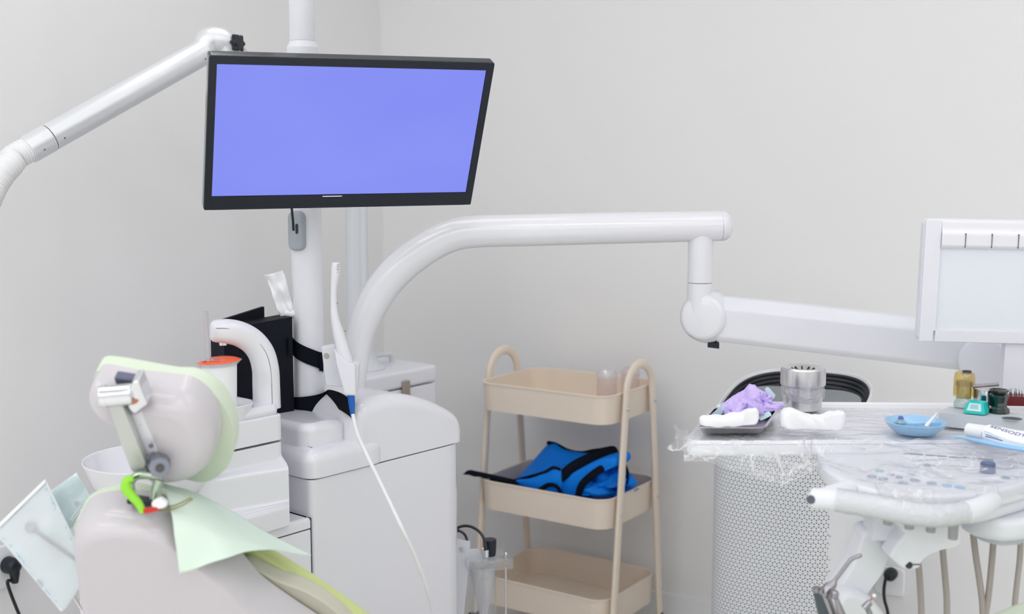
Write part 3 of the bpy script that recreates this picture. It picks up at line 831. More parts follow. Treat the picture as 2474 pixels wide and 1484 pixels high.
mb.box(frame((g0 + g1) / 2, (g1 - g0), (-(g1 - g0).y, (g1 - g0).x, 0)), (g1 - g0).length, .0035, .002); mk('panel_groove', mb, M['seam'], tray)
# handlebar
hb0 = [P(2050, 1182, 1.83), P(2015, 1193, 1.80), P(1985, 1203, 1.775), P(1972, 1206, 1.762)]
hb1 = [P(1964, 1204, 1.75), P(2020, 1208, 1.735), P(2110, 1223, 1.715), P(2200, 1240, 1.70), P(2270, 1245, 1.70), P(2330, 1237, 1.715), P(2372, 1224, 1.745), P(2395, 1210, 1.79)]
mb = MB(); mb.tube(catm(hb0, 6), .0145, 20, up=(0, 0, 1)); mb.tube(catm(hb1, 6), interp([.0155, .0158, .0165, .0175, .017, .0155, .0155, .015], 6), 24, up=(0, 0, 1)); bar = mk('handlebar', mb, M['satin'], tray, 60)
a_ = V(hb1[0]); ad = (hb1[0] - hb1[1]).normalized()
ad = V((-.42, -.90, .10)).normalized(); mb = MB(); mb.cyl(a_ + ad * .004, a_ + ad * .0162, .0066, seg=24, bev=.0008); mk('end_plug', mb, mat('dark_grey_plug', (80, 88, 98), .4), bar)
wr = catm(hb1[1:6], 8)
mb = MB()
mb.tube(wr, [(.0178 + .0014 * noise.noise(V((k * .9, 3, 1)))) for k in range(len(wr))], 24, up=(0, 0, 1), cap=False); mk('wrap', mb, clear('cling_wrap', gloss=.05, rough=.15, milk=.45, bump=.5, bscale=120), bar, 60, wn=False)
# posts/knobs below the bar
for x, y in ((2146, 1262), (2197, 1272), (2249, 1280), (2303, 1289)):
    a_ = P(x, y - 10, 1.765); b_ = P(x, y + (14 if x == 2303 else 6), 1.765)
    mb = MB(); mb.cyl((a_.x, a_.y, a_.z + .02), (a_.x, a_.y, b_.z), .0078, .0072, 20, .001); mk('valve_knob', mb, M['knobgrey'], tray)
# holder bracket and articulated arm
brk = round_poly(PL([(2146, 1246), (2328, 1262), (2327, 1312), (2318, 1321), (2275, 1330), (2240, 1345), (2224, 1362), (2222, 1376), (2185, 1380), (2160, 1358), (2148, 1345), (2165, 1318), (2190, 1290)], 1.80), .008, 4)
mb = MB(); mb.pillow(brk, (0, .05, 0), .008, 4); bk = mk('holder_bracket', mb, M['satin'], tray, 40)
mb = MB(); mb.cyl(P(2196, 1366, 1.7985), P(2196, 1366, 1.81), .0055, seg=20); mb.box(frame(P(2213, 1364, 1.80)), .012, .003, .0012); mk('bolt_hole', mb, M['black'], bk)
arm_o = round_poly(PL([(2105, 1278), (2132, 1287), (2168, 1310), (2160, 1335), (2150, 1352), (2135, 1390), (2090, 1450), (2060, 1500), (1990, 1500), (2015, 1445), (2060, 1370), (2082, 1310), (2086, 1288)], 1.86), .008, 4)
mb = MB(); mb.pillow(arm_o, (0, .06, 0), .014, 5); mk('holder_arm', mb, M['satin'], tray, 40)
mb = MB(); mb.pillow(round_poly(PL([(2170, 1310), (2180, 1308), (2160, 1335), (2150, 1345), (2155, 1325)], 1.825), .002, 2), (0, .03, 0), .003, 2); mk('joint_gap', mb, M['black'], tray)
elb = round_poly(PL([(2040, 1432), (2075, 1434), (2110, 1452), (2150, 1500), (2030, 1560), (2005, 1500)], 1.82), .012, 4)
mb = MB(); mb.pillow(elb, (0, .05, 0), .016, 5); mk('holder_elbow', mb, M['satin'], tray, 40)
stem0 = P(2120, 1240, 1.86)
mb = MB(); mb.box(frame(P(2135, 1262, 1.865)), .05, .05, .045, .006); mk('arm_mount', mb, M['satin'], tray)
# hoses
def hose(name, pts, r, m=None):
    mb = MB(); mb.tube(catm(pts, 6), r, 14); return mk(name, mb, m or M['beigehose'], tray)
for ps in (((2215, 1262), (2216, 1330), (2222, 1400), (2226, 1490), (2222, 1620)), ((2276, 1310), (2282, 1380), (2287, 1440), (2288, 1490), (2290, 1640)), ((2350, 1280), (2357, 1340), (2366, 1400), (2374, 1470), (2372, 1560), (2340, 1660)), ((2402, 1283), (2396, 1360), (2388, 1440), (2378, 1500), (2360, 1580), (2320, 1670))):
    hose('hose', [P(x, y, 1.93) for x, y in ps], .0053)
hose('hose', [P(2466, 1303, 1.90), P(2464, 1350, 1.90), P(2456, 1420, 1.90), P(2451, 1480, 1.90), P(2450, 1600, 1.9)], .0047)
mb = MB(); a_ = P(2455, 1284, 1.90); mb.cyl(a_, a_ - V((0, 0, .014)), .016, .012); mb.cyl(a_ - V((0, 0, .013)), a_ - V((0, 0, .02)), .008); mk('hose_fitting', mb, M['strip'], tray)
mb = MB(); a_ = P(2457, 1281, 1.885); mb.cyl(a_ - V((0, 0, .004)), a_ + V((0, 0, .004)), .009, seg=6); mk('hex_nut', mb, M['steel'], tray)

# clear film over the tray
film = thing('plastic_film', (.7, 1.95, TZ), 'clear wrinkled plastic film draped over the white instrument tray and its control panel', 'plastic film')
fx0, fx1 = FL.x - .002, 1.28
def pfront(x):
    q_ = po[:-2]
    for a, b in zip(q_, q_[1:]):
        if a.x <= x <= b.x: return a.y + (b.y - a.y) * (x - a.x) / max(1e-6, b.x - a.x)
    return q_[0].y if x < q_[0].x else q_[-1].y
def fn_film(u, v):
    yb0 = 2.30
    x = fx0 + (fx1 - fx0) * u
    if v < .5: x += (1 - u) * (BL_.x - FL.x) * max(0, (1 - v / .5)) * .82
    t = max(0, min(1, (x - .38) / .22)); t = t * t * (3 - 2 * t)
    yf = FL.y + .012 * u
    yb = 2.30 - .02 * u
    if v < .5:
        s = v / .5
        y = yb + (yf - .004 - yb) * s; z = TZ + .0018 + .0005 * noise.noise(V((x * 14, y * 14, 2)))
    else:
        s = (v - .5) / .5
        ye = yf - .012; ye = ye + (min(ye, pfront(x) - .006) - ye) * (t if x < .56 else 1); ze = TZ - .034 - .045 * max(0, 1 - abs(x - .46) / .13) + .004 * t
        y = yf - .004 + (ye - yf) * s
        zl = TZ + .0018 + (ze - TZ) * (1 - (1 - s) ** 1.6)
        z = zl + .004 * t * math.sin(s * pi)
        amp = .007 * (s ** .5)
        y -= .003 + amp * abs(noise.noise(V((x * 22, s * 4, 1)))) * (1.6 - t)
        z += amp * (noise.noise(V((x * 26, s * 5, 5))) * .5 + .5) * (.5 + t)
        if x > .50 and y > pfront(x) - .001: z = max(z, pz + .0025 + .005 * abs(noise.noise(V((x * 16, y * 20, 3))))) + .0030 * max(0, 1 - 2.2 * abs(noise.noise(V((x * 9 + y * 7, y * 11 - x * 4, 6))))) + .0016 * max(0, 1 - 3 * abs(noise.noise(V((x * 21 - y * 9, y * 23 + x * 6, 8)))))
        elif x > .50: z = min(z, pz - .002 - .012 * s)
        if t <= .5 and x > .42: z = max(z, .80)
    if v >= .5:
        msk = max(0, min(1, .5 + 2.2 * noise.noise(V((x * 6, s * 3, 21)))))
        z += msk * .0022 * max(0, 1 - 3.4 * abs(noise.noise(V((x * 40 + y * 16, y * 46 - x * 14, 31))))) * min(1, s * 5)
    return V((x, y, z))
mb = MB(); mb.grid(fn_film, 440, 150); mk('draped_sheet', mb, M['film'], film, 70, wn=False)
def fn_flap(u, v):
    a = P(1662, 1040 + 52 * v, 2.03 - .03 * v); b = P(1628 - 26 * v + 14 * math.sin(v * 3), 1030 + 56 * v, 2.02)
    p = a.lerp(b, u)
    return p + V((0, -.006 * math.sin(u * 5 + v * 4) - .01 * noise.noise(V((u * 3, v * 4, 9))), .004 * noise.noise(V((u * 4, v * 3, 2)))))
mb = MB(); mb.grid(fn_flap, 20, 20); mk('loose_flap', mb, M['film'], film, 70, wn=False)

# ------------------------------------------------------------------ things on the tray
Z0 = TZ + .0032
def at(px, py, z=Z0): return PZ(px, py, z)
# steel tray
stc = [at(1694, 1050, Z0), at(1838, 1049, Z0), at(1868, 1006, Z0), at(1732, 1000, Z0)]
str_ = [at(1678, 1035, Z0 + .015), at(1850, 1036, Z0 + .015), at(1884, 990, Z0 + .015), at(1722, 984, Z0 + .015)]
st = thing('instrument_dish', sum(stc, V()) / 4, 'shallow stainless steel dish holding discarded lilac gloves on the tray', 'dish')
def ring2(pts, z, r): return [V((p.x, p.y, z)) for p in round_poly([V((p.x, p.y)) for p in pts], r, 5)]
def ins4(pts, k): 
    c = sum(pts, V()) / 4
    return [c + (p - c) * k for p in pts]
mb = MB(); mb.loft([ring2(ins4(stc, .95), Z0 + .0004, .012), ring2(stc, Z0 + .0012, .014), ring2(ins4(str_, .93), Z0 + .0145, .016), ring2(str_, Z0 + .0155, .018), ring2(str_, Z0 + .0165, .018), ring2(ins4(str_, .91), Z0 + .0155, .016), ring2(ins4(stc, .97), Z0 + .0026, .013), ring2(ins4(stc, .92), Z0 + .0020, .012)])
mk('dish_body', mb, M['steel'], st, 40)
# crumpled lumps
def crumple(c, rx, ry, rz, seed, amp=.35, freq=2.2, n=40, flat=.0, fold=1.0):
    mb = MB()
    def fn(u, v):
        a, b = 2 * pi * u, pi * (v - .5)
        d = V((math.cos(b) * math.cos(a), math.cos(b) * math.sin(a), math.sin(b)))
        q = d * freq + V((seed, seed * 1.7, 0))
        w = 1 + amp * (abs(noise.noise(q)) * 2 - .5) * fold + amp * .55 * (1 - abs(noise.noise(q * 2.3)) * 3) * .5 + amp * .35 * noise.noise(q * 5)
        p = V((d.x * rx, d.y * ry, d.z * rz)) * w
        if p.z < flat: p.z = flat + (p.z - flat) * .1
        return V(c) + p
    mb.grid(fn, n, n // 2)
    bmesh.ops.remove_doubles(mb.bm, verts=mb.bm.verts, dist=1e-5)
    return mb
zb = Z0 + .004
g1 = thing('glove', at(1800, 1005, zb), 'large crumpled lilac rubber glove heaped in the steel dish', 'glove')
def patch(ctrl, nu, nv, wob=None):
    rows = [catm(r, 8) for r in ctrl]
    n = len(rows[0])
    cols = [catm([r[i] for r in rows], 8) for i in range(n)]
    m = len(cols[0])
    mb = MB()
    def fn(u, v):
        i, j = u * (n - 1), v * (m - 1)
        i0, j0 = min(int(i), n - 2), min(int(j), m - 2)
        a = cols[i0][j0].lerp(cols[i0 + 1][j0], i - i0); b = cols[i0][j0 + 1].lerp(cols[i0 + 1][j0 + 1], i - i0)
        p = a.lerp(b, j - j0)
        return p + wob(u, v) if wob else p
    mb.grid(fn, nu, nv); return mb
def creased(seed, amp, f=3.0):
    def w(u, v):
        q_ = V((u * f * 1.6, v * f, seed))
        r_ = (1 - abs(noise.noise(q_)) * 2.2) + .5 * (1 - abs(noise.noise(q_ * 2.1)) * 2.2)
        return V((.3 * amp * noise.noise(q_ * 1.7), -amp * r_, amp * .7 * r_))
    return w
G = lambda rows: [[P(*q_) for q_ in r] for r in rows]
mb = patch(G([[(1736, 990, 2.13), (1764, 964, 2.14), (1794, 947, 2.14), (1811, 932, 2.135), (1838, 944, 2.13), (1858, 966, 2.125)],
              [(1744, 993, 2.105), (1772, 978, 2.10), (1800, 966, 2.095), (1816, 955, 2.09), (1840, 968, 2.10), (1857, 976, 2.11)],
              [(1756, 1004, 2.09), (1782, 994, 2.08), (1804, 986, 2.075), (1824, 982, 2.08), (1842, 984, 2.09), (1853, 986, 2.105)]]), 60, 34, creased(2.3, .005, 2.6))
mk('crumpled_palm', mb, M['purple'], g1, 60, solid=.0007, wn=False)
mb = crumple(at(1800, 1004, zb) + V((0, 0, .012)), .046, .030, .020, 3.1, .18, 1.5, 80, -.010)
mk('bunched_back', mb, M['purple'], g1, 60, wn=False)
for k, rows in enumerate((
    [[(1776, 974, 2.075), (1768, 985, 2.07), (1764, 998, 2.065), (1768, 1010, 2.065)], [(1792, 976, 2.06), (1786, 987, 2.055), (1782, 1000, 2.05), (1781, 1012, 2.055)], [(1806, 978, 2.075), (1802, 990, 2.07), (1798, 1002, 2.065), (1793, 1012, 2.065)]],
    [[(1808, 968, 2.07), (1806, 982, 2.065), (1810, 996, 2.06), (1816, 1006, 2.06)], [(1822, 972, 2.055), (1824, 984, 2.05), (1828, 995, 2.05), (1832, 1004, 2.055)], [(1838, 976, 2.07), (1842, 986, 2.065), (1845, 996, 2.065), (1846, 1002, 2.065)]],
    [[(1752, 992, 2.08), (1748, 1000, 2.075), (1752, 1008, 2.07)], [(1760, 990, 2.065), (1758, 1001, 2.06), (1762, 1011, 2.06)], [(1770, 992, 2.075), (1769, 1002, 2.07), (1771, 1012, 2.065)]])):
    mb = patch(G(rows), 26, 26, creased(5 + k, .0035, 2.2)); mk('finger', mb, M['purple'], g1, 60, solid=.0008, wn=False)
g2 = thing('glove', at(1862, 985, zb), 'smaller lilac glove whose rolled finger spills over the right rim of the steel dish', 'glove')
mb = patch(G([[(1824, 984, 2.09), (1845, 974, 2.10), (1868, 974, 2.105), (1886, 974, 2.11), (1893, 978, 2.112)], [(1828, 992, 2.075), (1848, 984, 2.08), (1870, 983, 2.085), (1888, 982, 2.095), (1892, 985, 2.10)], [(1834, 998, 2.075), (1852, 996, 2.08), (1872, 995, 2.085), (1884, 992, 2.095), (1889, 990, 2.105)]]), 40, 24, creased(9, .0035, 2.0)); mk('rolled_finger', mb, M['purple'], g2, 60, solid=.0008, wn=False)
mb = crumple(P(1845, 968, 2.11), .014, .012, .013, 9.3, .5, 2, 30); mk('crumpled_palm', mb, M['purple'], g2, 55, wn=False)
mk_ = thing('face_mask', P(1858, 966, 2.13), 'pale blue face mask, its corner standing up behind the lilac gloves', 'face mask')
mo = [(1848, 942), (1852, 936), (1858, 937), (1874, 955), (1872, 961), (1864, 968), (1866, 985), (1850, 985), (1853, 962)]
mb = MB(); mb.pillow(round_poly(PL(mo, 2.128), .002, 3), (0, .003, 0), .001, 2); mk('mask_fold', mb, M['maskblue'], mk_, 40)
mb = MB(); mb.pillow(round_poly(PL([(1716, 1004), (1735, 986), (1742, 980), (1748, 998), (1735, 1008)], 2.095), .002, 3), (.012, .012, .001), .002, 2); mk('mask_edge', mb, M['maskblue'], mk_, 40); mb = MB(); mb.pillow(round_poly(PL([(1832, 1012), (1860, 997), (1866, 1004), (1838, 1018)], 2.06), .002, 3), (0, .012, .001), .002, 2)
mk('mask_edge', mb, M['maskblue'], mk_, 40)
# gauze rolls
def softroll(pts, rr, seed, seg=22, flat=.75):
    p = catm(pts, 6); r = interp(rr, 6)
    mb = MB(); mb.tube(p, [q * (1 + .10 * noise.noise(V((i * .35, seed, 0)))) for i, q in enumerate(r)], seg, flat=flat, up=(0, 0, 1), rnd=True)
    for v in mb.bm.verts: v.co += V((0, 0, .0025 * noise.noise(v.co * 60)))
    return mb
gz1 = thing('gauze', at(1765, 1020, zb), 'folded white gauze lying along the front of the steel dish', 'gauze')
gz2 = thing('gauze', at(1965, 1035, Z0), 'loose white gauze pad lying on the film beside the steel waste cup', 'gauze')
def lump(pts, Y, th, e, seed, amp=.0022):
    mb = MB(); mb.pillow(catm(PL(pts, Y), 5, closed=True), (0, th, 0), e, 6)
    for v in mb.bm.verts: v.co += V((0, .002, amp)) * noise.noise(v.co * 75 + V((seed, 0, 0))) + V((0, 0, amp * .6 * noise.noise(v.co * 190)))
    zmin = Z0 + .0006
    for v in mb.bm.verts: v.co.z = max(v.co.z, zmin)
    return mb
mb = lump([(1692, 1020), (1698, 1009), (1725, 1007), (1752, 1006), (1776, 1001), (1800, 997), (1822, 989), (1832, 992), (1836, 1010), (1828, 1026), (1800, 1030), (1760, 1034), (1702, 1033)], 2.035, .020, .009, 9)
mk('folded_gauze', mb, M['paper'], gz1, 60, wn=False)
mb = lump([(1889, 1020), (1892, 1004), (1903, 993), (1918, 992), (1936, 999), (1958, 1008), (1985, 1010), (2010, 1007), (2030, 1001), (2045, 1000), (2047, 1020), (2041, 1041), (2010, 1043), (1960, 1042), (1915, 1040), (1893, 1036)], 2.035, .034, .013, 4)
mk('folded_gauze', mb, M['paper'], gz2, 60, wn=False)
# steel waste cup
wc_ = at(1938, 990, Z0); wr_ = .0365
wcup = thing('waste_cup', wc_, 'round stainless steel waste cup with a slotted funnel lid and cling film round its neck', 'waste container')
Wm = Matrix.Translation(wc_)
zt = P(1938, 925, wc_.y).z - Z0; zl = P(1938, 893, wc_.y - .03).z - Z0
mb = MB(); mb.lathe(Wm, [(0, 0), (wr_ - .006, 0), (wr_ - .001, .003), (wr_, .008), (wr_, zt + .004), (wr_ - .002, zt + .004), (0, zt)], 48); mk('cup_body', mb, M['steel'], wcup, 40)
LR = .0425
mb = MB(); mb.lathe(Wm, [(wr_ + .0006, zt - .003), (LR - .001, zt - .003), (LR, zt - .002), (LR, zl - .004), (LR - .003, zl), (LR - .008, zl + .0006), (.021, zl - .004), (.012, zl - .012), (0, zl - .013)], 56); lid = mk('lid', mb, M['steel'], wcup, 40)
mb = MB()
for k in range(10):
    a = 2 * pi * k / 10 + .2
    mb.box(Wm @ Matrix.Rotation(a, 4, 'Z') @ Matrix.Translation((.0185, 0, zl - .0055)) @ Matrix.Rotation(-.6, 4, 'Y'), .010, .0022, .002)
mk('slot', mb, M['black'], lid)
mb = MB()
def fn_band(u, v):
    a = 2 * pi * u; r = wr_ + .0015 + .0035 * math.sin(pi * v) ** .6 + .0018 * noise.noise(V((math.cos(a) * 5, math.sin(a) * 5, v * 6)))
    z = zt - .004 - .028 * v + .003 * math.sin(a * 2 + 1)
    return wc_ + V((r * math.cos(a), r * math.sin(a), z))
mb.grid(fn_band, 80, 16); mb.sphere(wc_ + V((-.037, -.015, zt - .030)), .005, .8, .8, 1.8)
mk('film_band', mb, M['band'], wcup, 70, wn=False)

# blue dish
dc = at(2211, 1045, Z0); dr = .0535
dish = thing('divided_dish', dc, 'round pale blue divided dish holding a white stick and a small clear cup', 'dish')
Ds = Matrix.Translation(dc) @ Matrix.Diagonal((1, 1, .78, 1))
mb = MB(); mb.lathe(Ds, [(0, 0), (.034, 0), (.036, .0015), (.046, .013), (dr - .001, .0245), (dr, .0262), (dr - .0018, .0268), (.0445, .015), (.035, .004), (.03, .003), (0, .003)], 56); mk('dish_body', mb, M['dish'], dish, 40)
mb = MB()
for a in (8, 170, -62):
    mb.prism(Ds @ Matrix.Rotation(math.radians(a), 4, 'Z') @ frame((0, .0008, 0), (1, 0, 0), (0, 0, 1), (0, -1, 0)), [(0, .0025), (.031, .0025), (.0440, .0155), (.0482, .0205), (0, .0205)], 0, .0016)
mk('divider', mb, M['dish'], dish)
stk = thing('applicator_stick', dc + V((.012, -.015, .006)), 'thin white tapered stick leaning out of the blue divided dish', 'stick')
mb = MB(); a_, b_ = P(2240, 1027, dc.y - .012), P(2264, 998, dc.y + .005); mb.tube([a_ + (a_ - b_) * .25, a_, a_.lerp(b_, .4), b_], [.0035, .0036, .0026, .0008], 14); mk('stick_shaft', mb, M['white_hose'], stk, 60)
cc = thing('prophy_cup', dc + V((-.024, -.008, .004)), 'tiny clear cup with a violet bead, sitting in the blue divided dish', 'cup')
Cm = Matrix.Translation(P(2176, 1022, dc.y - .006) - V((0, 0, .0)))
mb = MB(); mb.lathe(Cm, [(0, -.004), (.006, -.004), (.0105, .0005), (.0115, .001), (.008, .003), (.0058, .0045), (.0048, .007), (0, .0085)], 20); mk('clear_base', mb, M['glass'], cc, 30)
mb = MB(); mb.lathe(Cm, [(0, .0065), (.0048, .0067), (.0045, .0095), (.0025, .0125), (0, .013)], 16); mk('bead', mb, mat('violet_bead', (96, 84, 176), .2, coat=.5), cc, 40)

# grey holder block
s0_, s1_ = at(2267, 1030, Z0), at(2474, 1052, Z0)
sx_ = (s1_ - s0_).normalized(); sl = (s1_ - s0_).length + .14; sy_ = V((-sx_.y, sx_.x, 0))
SM = frame(s0_, sx_, sy_)
sth = P(2267, 997, s0_.y).z - Z0; sdp = .066
blk = thing('bottle_rack', s0_ + sx_ * .1, 'long low grey rack with round wells, carrying bottles at the right end of the tray', 'rack')
mb = MB(); mb.prism(SM, [(0, 0), (sl, 0), (sl, sdp), (.005, sdp)], .0004, sth, .0015, 2); mk('rack_body', mb, M['strip'], blk)
ZS = Z0 + sth + .0006
w_ = at(2445, 1011, ZS)
mb = MB(); mb.lathe(Matrix.Translation(w_), [(0, -.0006), (.0165, -.0006), (.0175, .0003), (.0182, .0002), (.0182, -.0008)], 40); mk('well', mb, mat('grey_well', (168, 176, 182), .7), blk)
# amber-capped bottle
bc_ = at(2327, 985, ZS)
bot = thing('bottle', bc_, 'small clear glass bottle with a tall amber cap, leftmost on the grey rack', 'bottle')
Bm = Matrix.Translation(bc_)
bt = lambda y: P(2327, y, bc_.y).z - ZS
mb = MB(); mb.lathe(Bm, [(0, 0), (.015, 0), (.0168, .0015), (.0165, bt(972)), (.0135, bt(965)), (.0122, bt(955)), (.0122, bt(935))], 36); mk('glass_base', mb, M['glass'], bot, 40)
mb = MB(); mb.lathe(Bm, [(0, bt(962)), (.0125, bt(962)), (.0128, bt(932)), (0, bt(930))], 30); mk('liquid', mb, M['liquid'], bot, 40)
mb = MB(); mb.lathe(Bm, [(.0183, bt(958)), (.0187, bt(950)), (.0187, bt(915)), (.0175, bt(903)), (.014, bt(898)), (0, bt(897))], 12); mk('cap', mb, M['yglass'], bot, 40)
mb = MB(); mb.lathe(Bm, [(.0128, bt(932)), (.0145, bt(931)), (.0145, bt(921)), (.0, bt(918))], 30); mk('neck_ring', mb, mat('olive_ring', (150, 140, 84), .4), bot, 40)
mb = MB(); mb.cyl(bc_ + V((.004, 0, bt(903))), bc_ + V((.004, 0, bt(897) + .001)), .008); mk('cap_plug', mb, M['black'], bot)
# teal box
tb0 = at(2327, 1000, ZS); tb1 = at(2366, 1004, ZS); tx = (tb1 - tb0).normalized(); ty = V((-tx.y, tx.x, 0))
flo = thing('floss_box', tb0 + tx * .012, 'small bright teal wedge-shaped box with a pale label, on the grey rack', 'floss box')
Tm = frame(tb0, tx, ty)
wbx = (tb1 - tb0).length
mb = MB()
r0 = [V((0, 0, .0006)), V((wbx + .009, 0, .0006)), V((wbx + .012, .026, .0006)), V((.006, .028, .0006))]
r1 = [V((.004, .007, .021)), V((wbx + .004, .008, .0205)), V((wbx + .008, .026, .0225)), V((.008, .027, .0225))]
mb.loft([[Tm @ p for p in r0], [Tm @ (p + V((0, 0, .004))) for p in r0], [Tm @ p for p in r1]]); bmesh.ops.bevel(mb.bm, geom=mb.bm.edges[:], offset=.0012, segments=2, affect='EDGES'); mk('box_shell', mb, M['teal'], flo)
def on_face(a, b): 
    p0, p1, p2, p3 = [Tm @ (v + V((0, 0, .004))) for v in r0[:2]] + [Tm @ r1[1], Tm @ r1[0]]
    return (p0 * (1 - a) + p1 * a) * (1 - b) + (p3 * (1 - a) + p2 * a) * b
nf = (on_face(1, 0) - on_face(0, 0)).cross(on_face(0, 1) - on_face(0, 0)).normalized()
nf = nf if nf.y < 0 else -nf
mb = MB(); mb.loft([[on_face(a, b) + nf * k for a, b in ((.14, .12), (.84, .12), (.86, .9), (.2, .9))] for k in (.0002, .0008)]); lb = mk('label', mb, M['labelp'], flo, wn=False)
mb = MB()
for b in (.72, .6, .48, .36):
    mb.loft([[on_face(a, bb) + nf * k for a, bb in ((.26, b), (.72, b), (.72, b + .05), (.27, b + .05))] for k in (.0009, .0011)])
mk('print', mb, mat('grey_print', (140, 176, 190), .6), lb, wn=False)
# chrome jar with flat lid
cj = at(2386, 990, ZS); cj.y += .012
jar = thing('jar', cj, 'short polished chrome jar with a flat lid, behind the teal box', 'jar')
jz = lambda y: P(2386, y, cj.y).z - ZS
mb = MB(); mb.lathe(Matrix.Translation(cj), [(0, 0), (.0205, 0), (.021, .001), (.021, jz(941)), (0, jz(941))], 40); mk('jar_body', mb, M['chrome'], jar, 40)
mb = MB(); mb.lathe(Matrix.Translation(cj), [(0, jz(941)), (.0222, jz(941)), (.0225, jz(939)), (.0222, jz(938)), (0, jz(937.5))], 40); mk('lid', mb, M['steel'], jar, 40)
rod = thing('metal_rod', cj + V((0, 0, jz(934))), 'short knurled grey metal rod lying across the chrome jar', 'rod')
mb = MB(); mb.cyl(P(2350, 934, cj.y - .006), P(2413, 929, cj.y - .012), .0034, seg=16, bev=.0006); mk('rod_body', mb, mat('grey_rod_metal', (150, 146, 150), .4, metal=.6), rod)
# green glass
gg = at(2418, 1000, ZS); gg.y += .012
gz_ = lambda y: P(2418, y, gg.y).z - ZS
grn = thing('dappen_glass', gg, 'dark green faceted glass pot with a waisted middle, on the grey rack', 'glass pot')
mb = MB(); mb.lathe(Matrix.Translation(gg) @ Matrix.Rotation(.3, 4, 'Z'), [(0, .0005), (.019, .0005), (.0195, .002), (.0185, .008), (.0145, gz_(982)), (.0138, gz_(970)), (.0165, gz_(958)), (.0168, gz_(955)), (.013, gz_(951)), (.0165, gz_(944)), (.0165, gz_(941)), (.012, gz_(941)), (.009, gz_(955)), (0, gz_(962))], 8); mk('pot', mb, M['gglass'], grn, 20, wn=False)
# bur block
bb = at(2437, 985, ZS); bb.y += .014
bbk = thing('bur_block', bb + V((.03, 0, 0)), 'dark red block bristling with thin metal burs at the right edge of the photo', 'bur stand')
BBm = frame(bb, (1, -.12, 0), (.12, 1, 0))
bh = P(2437, 958, bb.y).z - bb.z
mb = MB(); mb.prism(BBm, [(0, 0), (.075, 0), (.075, .03), (0, .03)], .0005, bh, .0012, 2); mk('block', mb, M['dred'], bbk)
for j in range(2):
    for i in range(8):
        b0 = BBm @ V((.003 + .009 * i + random.uniform(-.001, .001), .007 + .014 * j, bh - .003))
        hgt = random.uniform(.013, .020)
        mb = MB(); mb.cyl(b0, b0 + V((0, 0, hgt * .55)), .0011, seg=8); mb.cyl(b0 + V((0, 0, hgt * .5)), b0 + V((random.uniform(-.0006, .0006), 0, hgt)), .0006, .0004, 6); mk('bur', mb, M['bur'], bbk, wn=False)
# toothpaste tube with lettering
tA, tB = at(2345, 1040, Z0 + .015), at(2470, 1062, Z0 + .0155)
tp = thing('toothpaste_tube', (tA + tB) / 2, 'white toothpaste tube with blue lettering lying in front of the grey rack', 'toothpaste')
td = (tB - tA).normalized(); L0 = (tB - tA).length
th_ = V((td.y, -td.x, 0)).normalized(); th_ = th_ if th_.y < 0 else -th_
tw = td.cross(th_); tw = tw if tw.z > 0 else -tw
rt_ = math.radians(34)
th_, tw = (th_ * math.cos(rt_) - tw * math.sin(rt_)), (tw * math.cos(rt_) + th_ * math.sin(rt_))
def tsec(s, hw, hh, dz=0):
    c = tA + td * s + V((0, 0, dz))
    return [c + th_ * (hw * math.cos(a)) + tw * (hh * math.sin(a)) for a in [2 * pi * k / 28 for k in range(28)]]
mb = MB(); mb.loft([tsec(-.006, .0105, .0105), tsec(-.005, .0118, .0118), tsec(.026, .0128, .0128), tsec(.027, .0115, .0115)]); mk('cap', mb, M['matte'], tp, 40)
zlow = Z0 + .0012
secs = [(.0265, .0125, .0125, 0), (.031, .0165, .0135, 0), (.05, .0185, .0115, -.001), (.075, .0205, .007, -.002), (.10, .022, .0030, -.001), (.125, .0225, .0016, .002), (.15, .0225, .0012, .006)]
mb = MB(); mb.loft([tsec(*s) for s in secs]); body = mk('tube_body', mb, M['matte'], tp, 60)
def tube_surf(s, w):
    for (a, b) in zip(secs, secs[1:]):
        if a[0] <= s <= b[0]:
            t = (s - a[0]) / (b[0] - a[0]); hw, hh, dz = [a[i] + (b[i] - a[i]) * t for i in (1, 2, 3)]
            q_ = max(-1, min(1, w / hw))
            return tA + td * s + V((0, 0, dz)) + th_ * w + tw * (hh * math.sqrt(1 - q_ * q_) + .0005)
    return tA + td * s
def lettering(name, text, size, mapfn, m, parent, x0=0):
    cu = bpy.data.curves.new('letters', 'FONT'); cu.body = text; cu.size = size; cu.resolution_u = 3
    ob = bpy.data.objects.new('letters', cu); col.objects.link(ob)
    bpy.context.view_layer.update()
    me = bpy.data.meshes.new_from_object(ob.evaluated_get(bpy.context.evaluated_depsgraph_get()))
    bpy.data.objects.remove(ob); bpy.data.curves.remove(cu)
    mb = MB(); mb.bm.from_mesh(me); bpy.data.meshes.remove(me)
    bmesh.ops.triangulate(mb.bm, faces=mb.bm.faces)
    bmesh.ops.subdivide_edges(mb.bm, edges=[e for e in mb.bm.edges if e.calc_length() > size * .25], cuts=2)
    for v in mb.bm.verts: v.co = mapfn(v.co.x + x0, v.co.y)
    return mk(name, mb, m, parent, 60, wn=False)
lettering('lettering', 'SENSODYNE', .0150, lambda x, y: tube_surf(.036 + x * .92, -(y * .72) - .0035), M['ink'], tp)
mb = MB()
for w, m_ in ((.0075, 0), (.0105, 1)):
    pth_ = [tube_surf(.032 + .09 * k / 20, w + .004 * math.sin(k * .12)) for k in range(21)]
    mb.tube(pth_, .0003, 6)
mk('printed_line', mb, M['inkc'], tp, 60, wn=False)
mb = MB(); mb.tube([tube_surf(.036 + .030 * k / 10, .0145) for k in range(11)], .0006, 6); mb.tube([tube_surf(.036 + .022 * k / 10, .0125) for k in range(11)], .0004, 6); mk('printed_line', mb, M['ink'], tp, 60, wn=False)
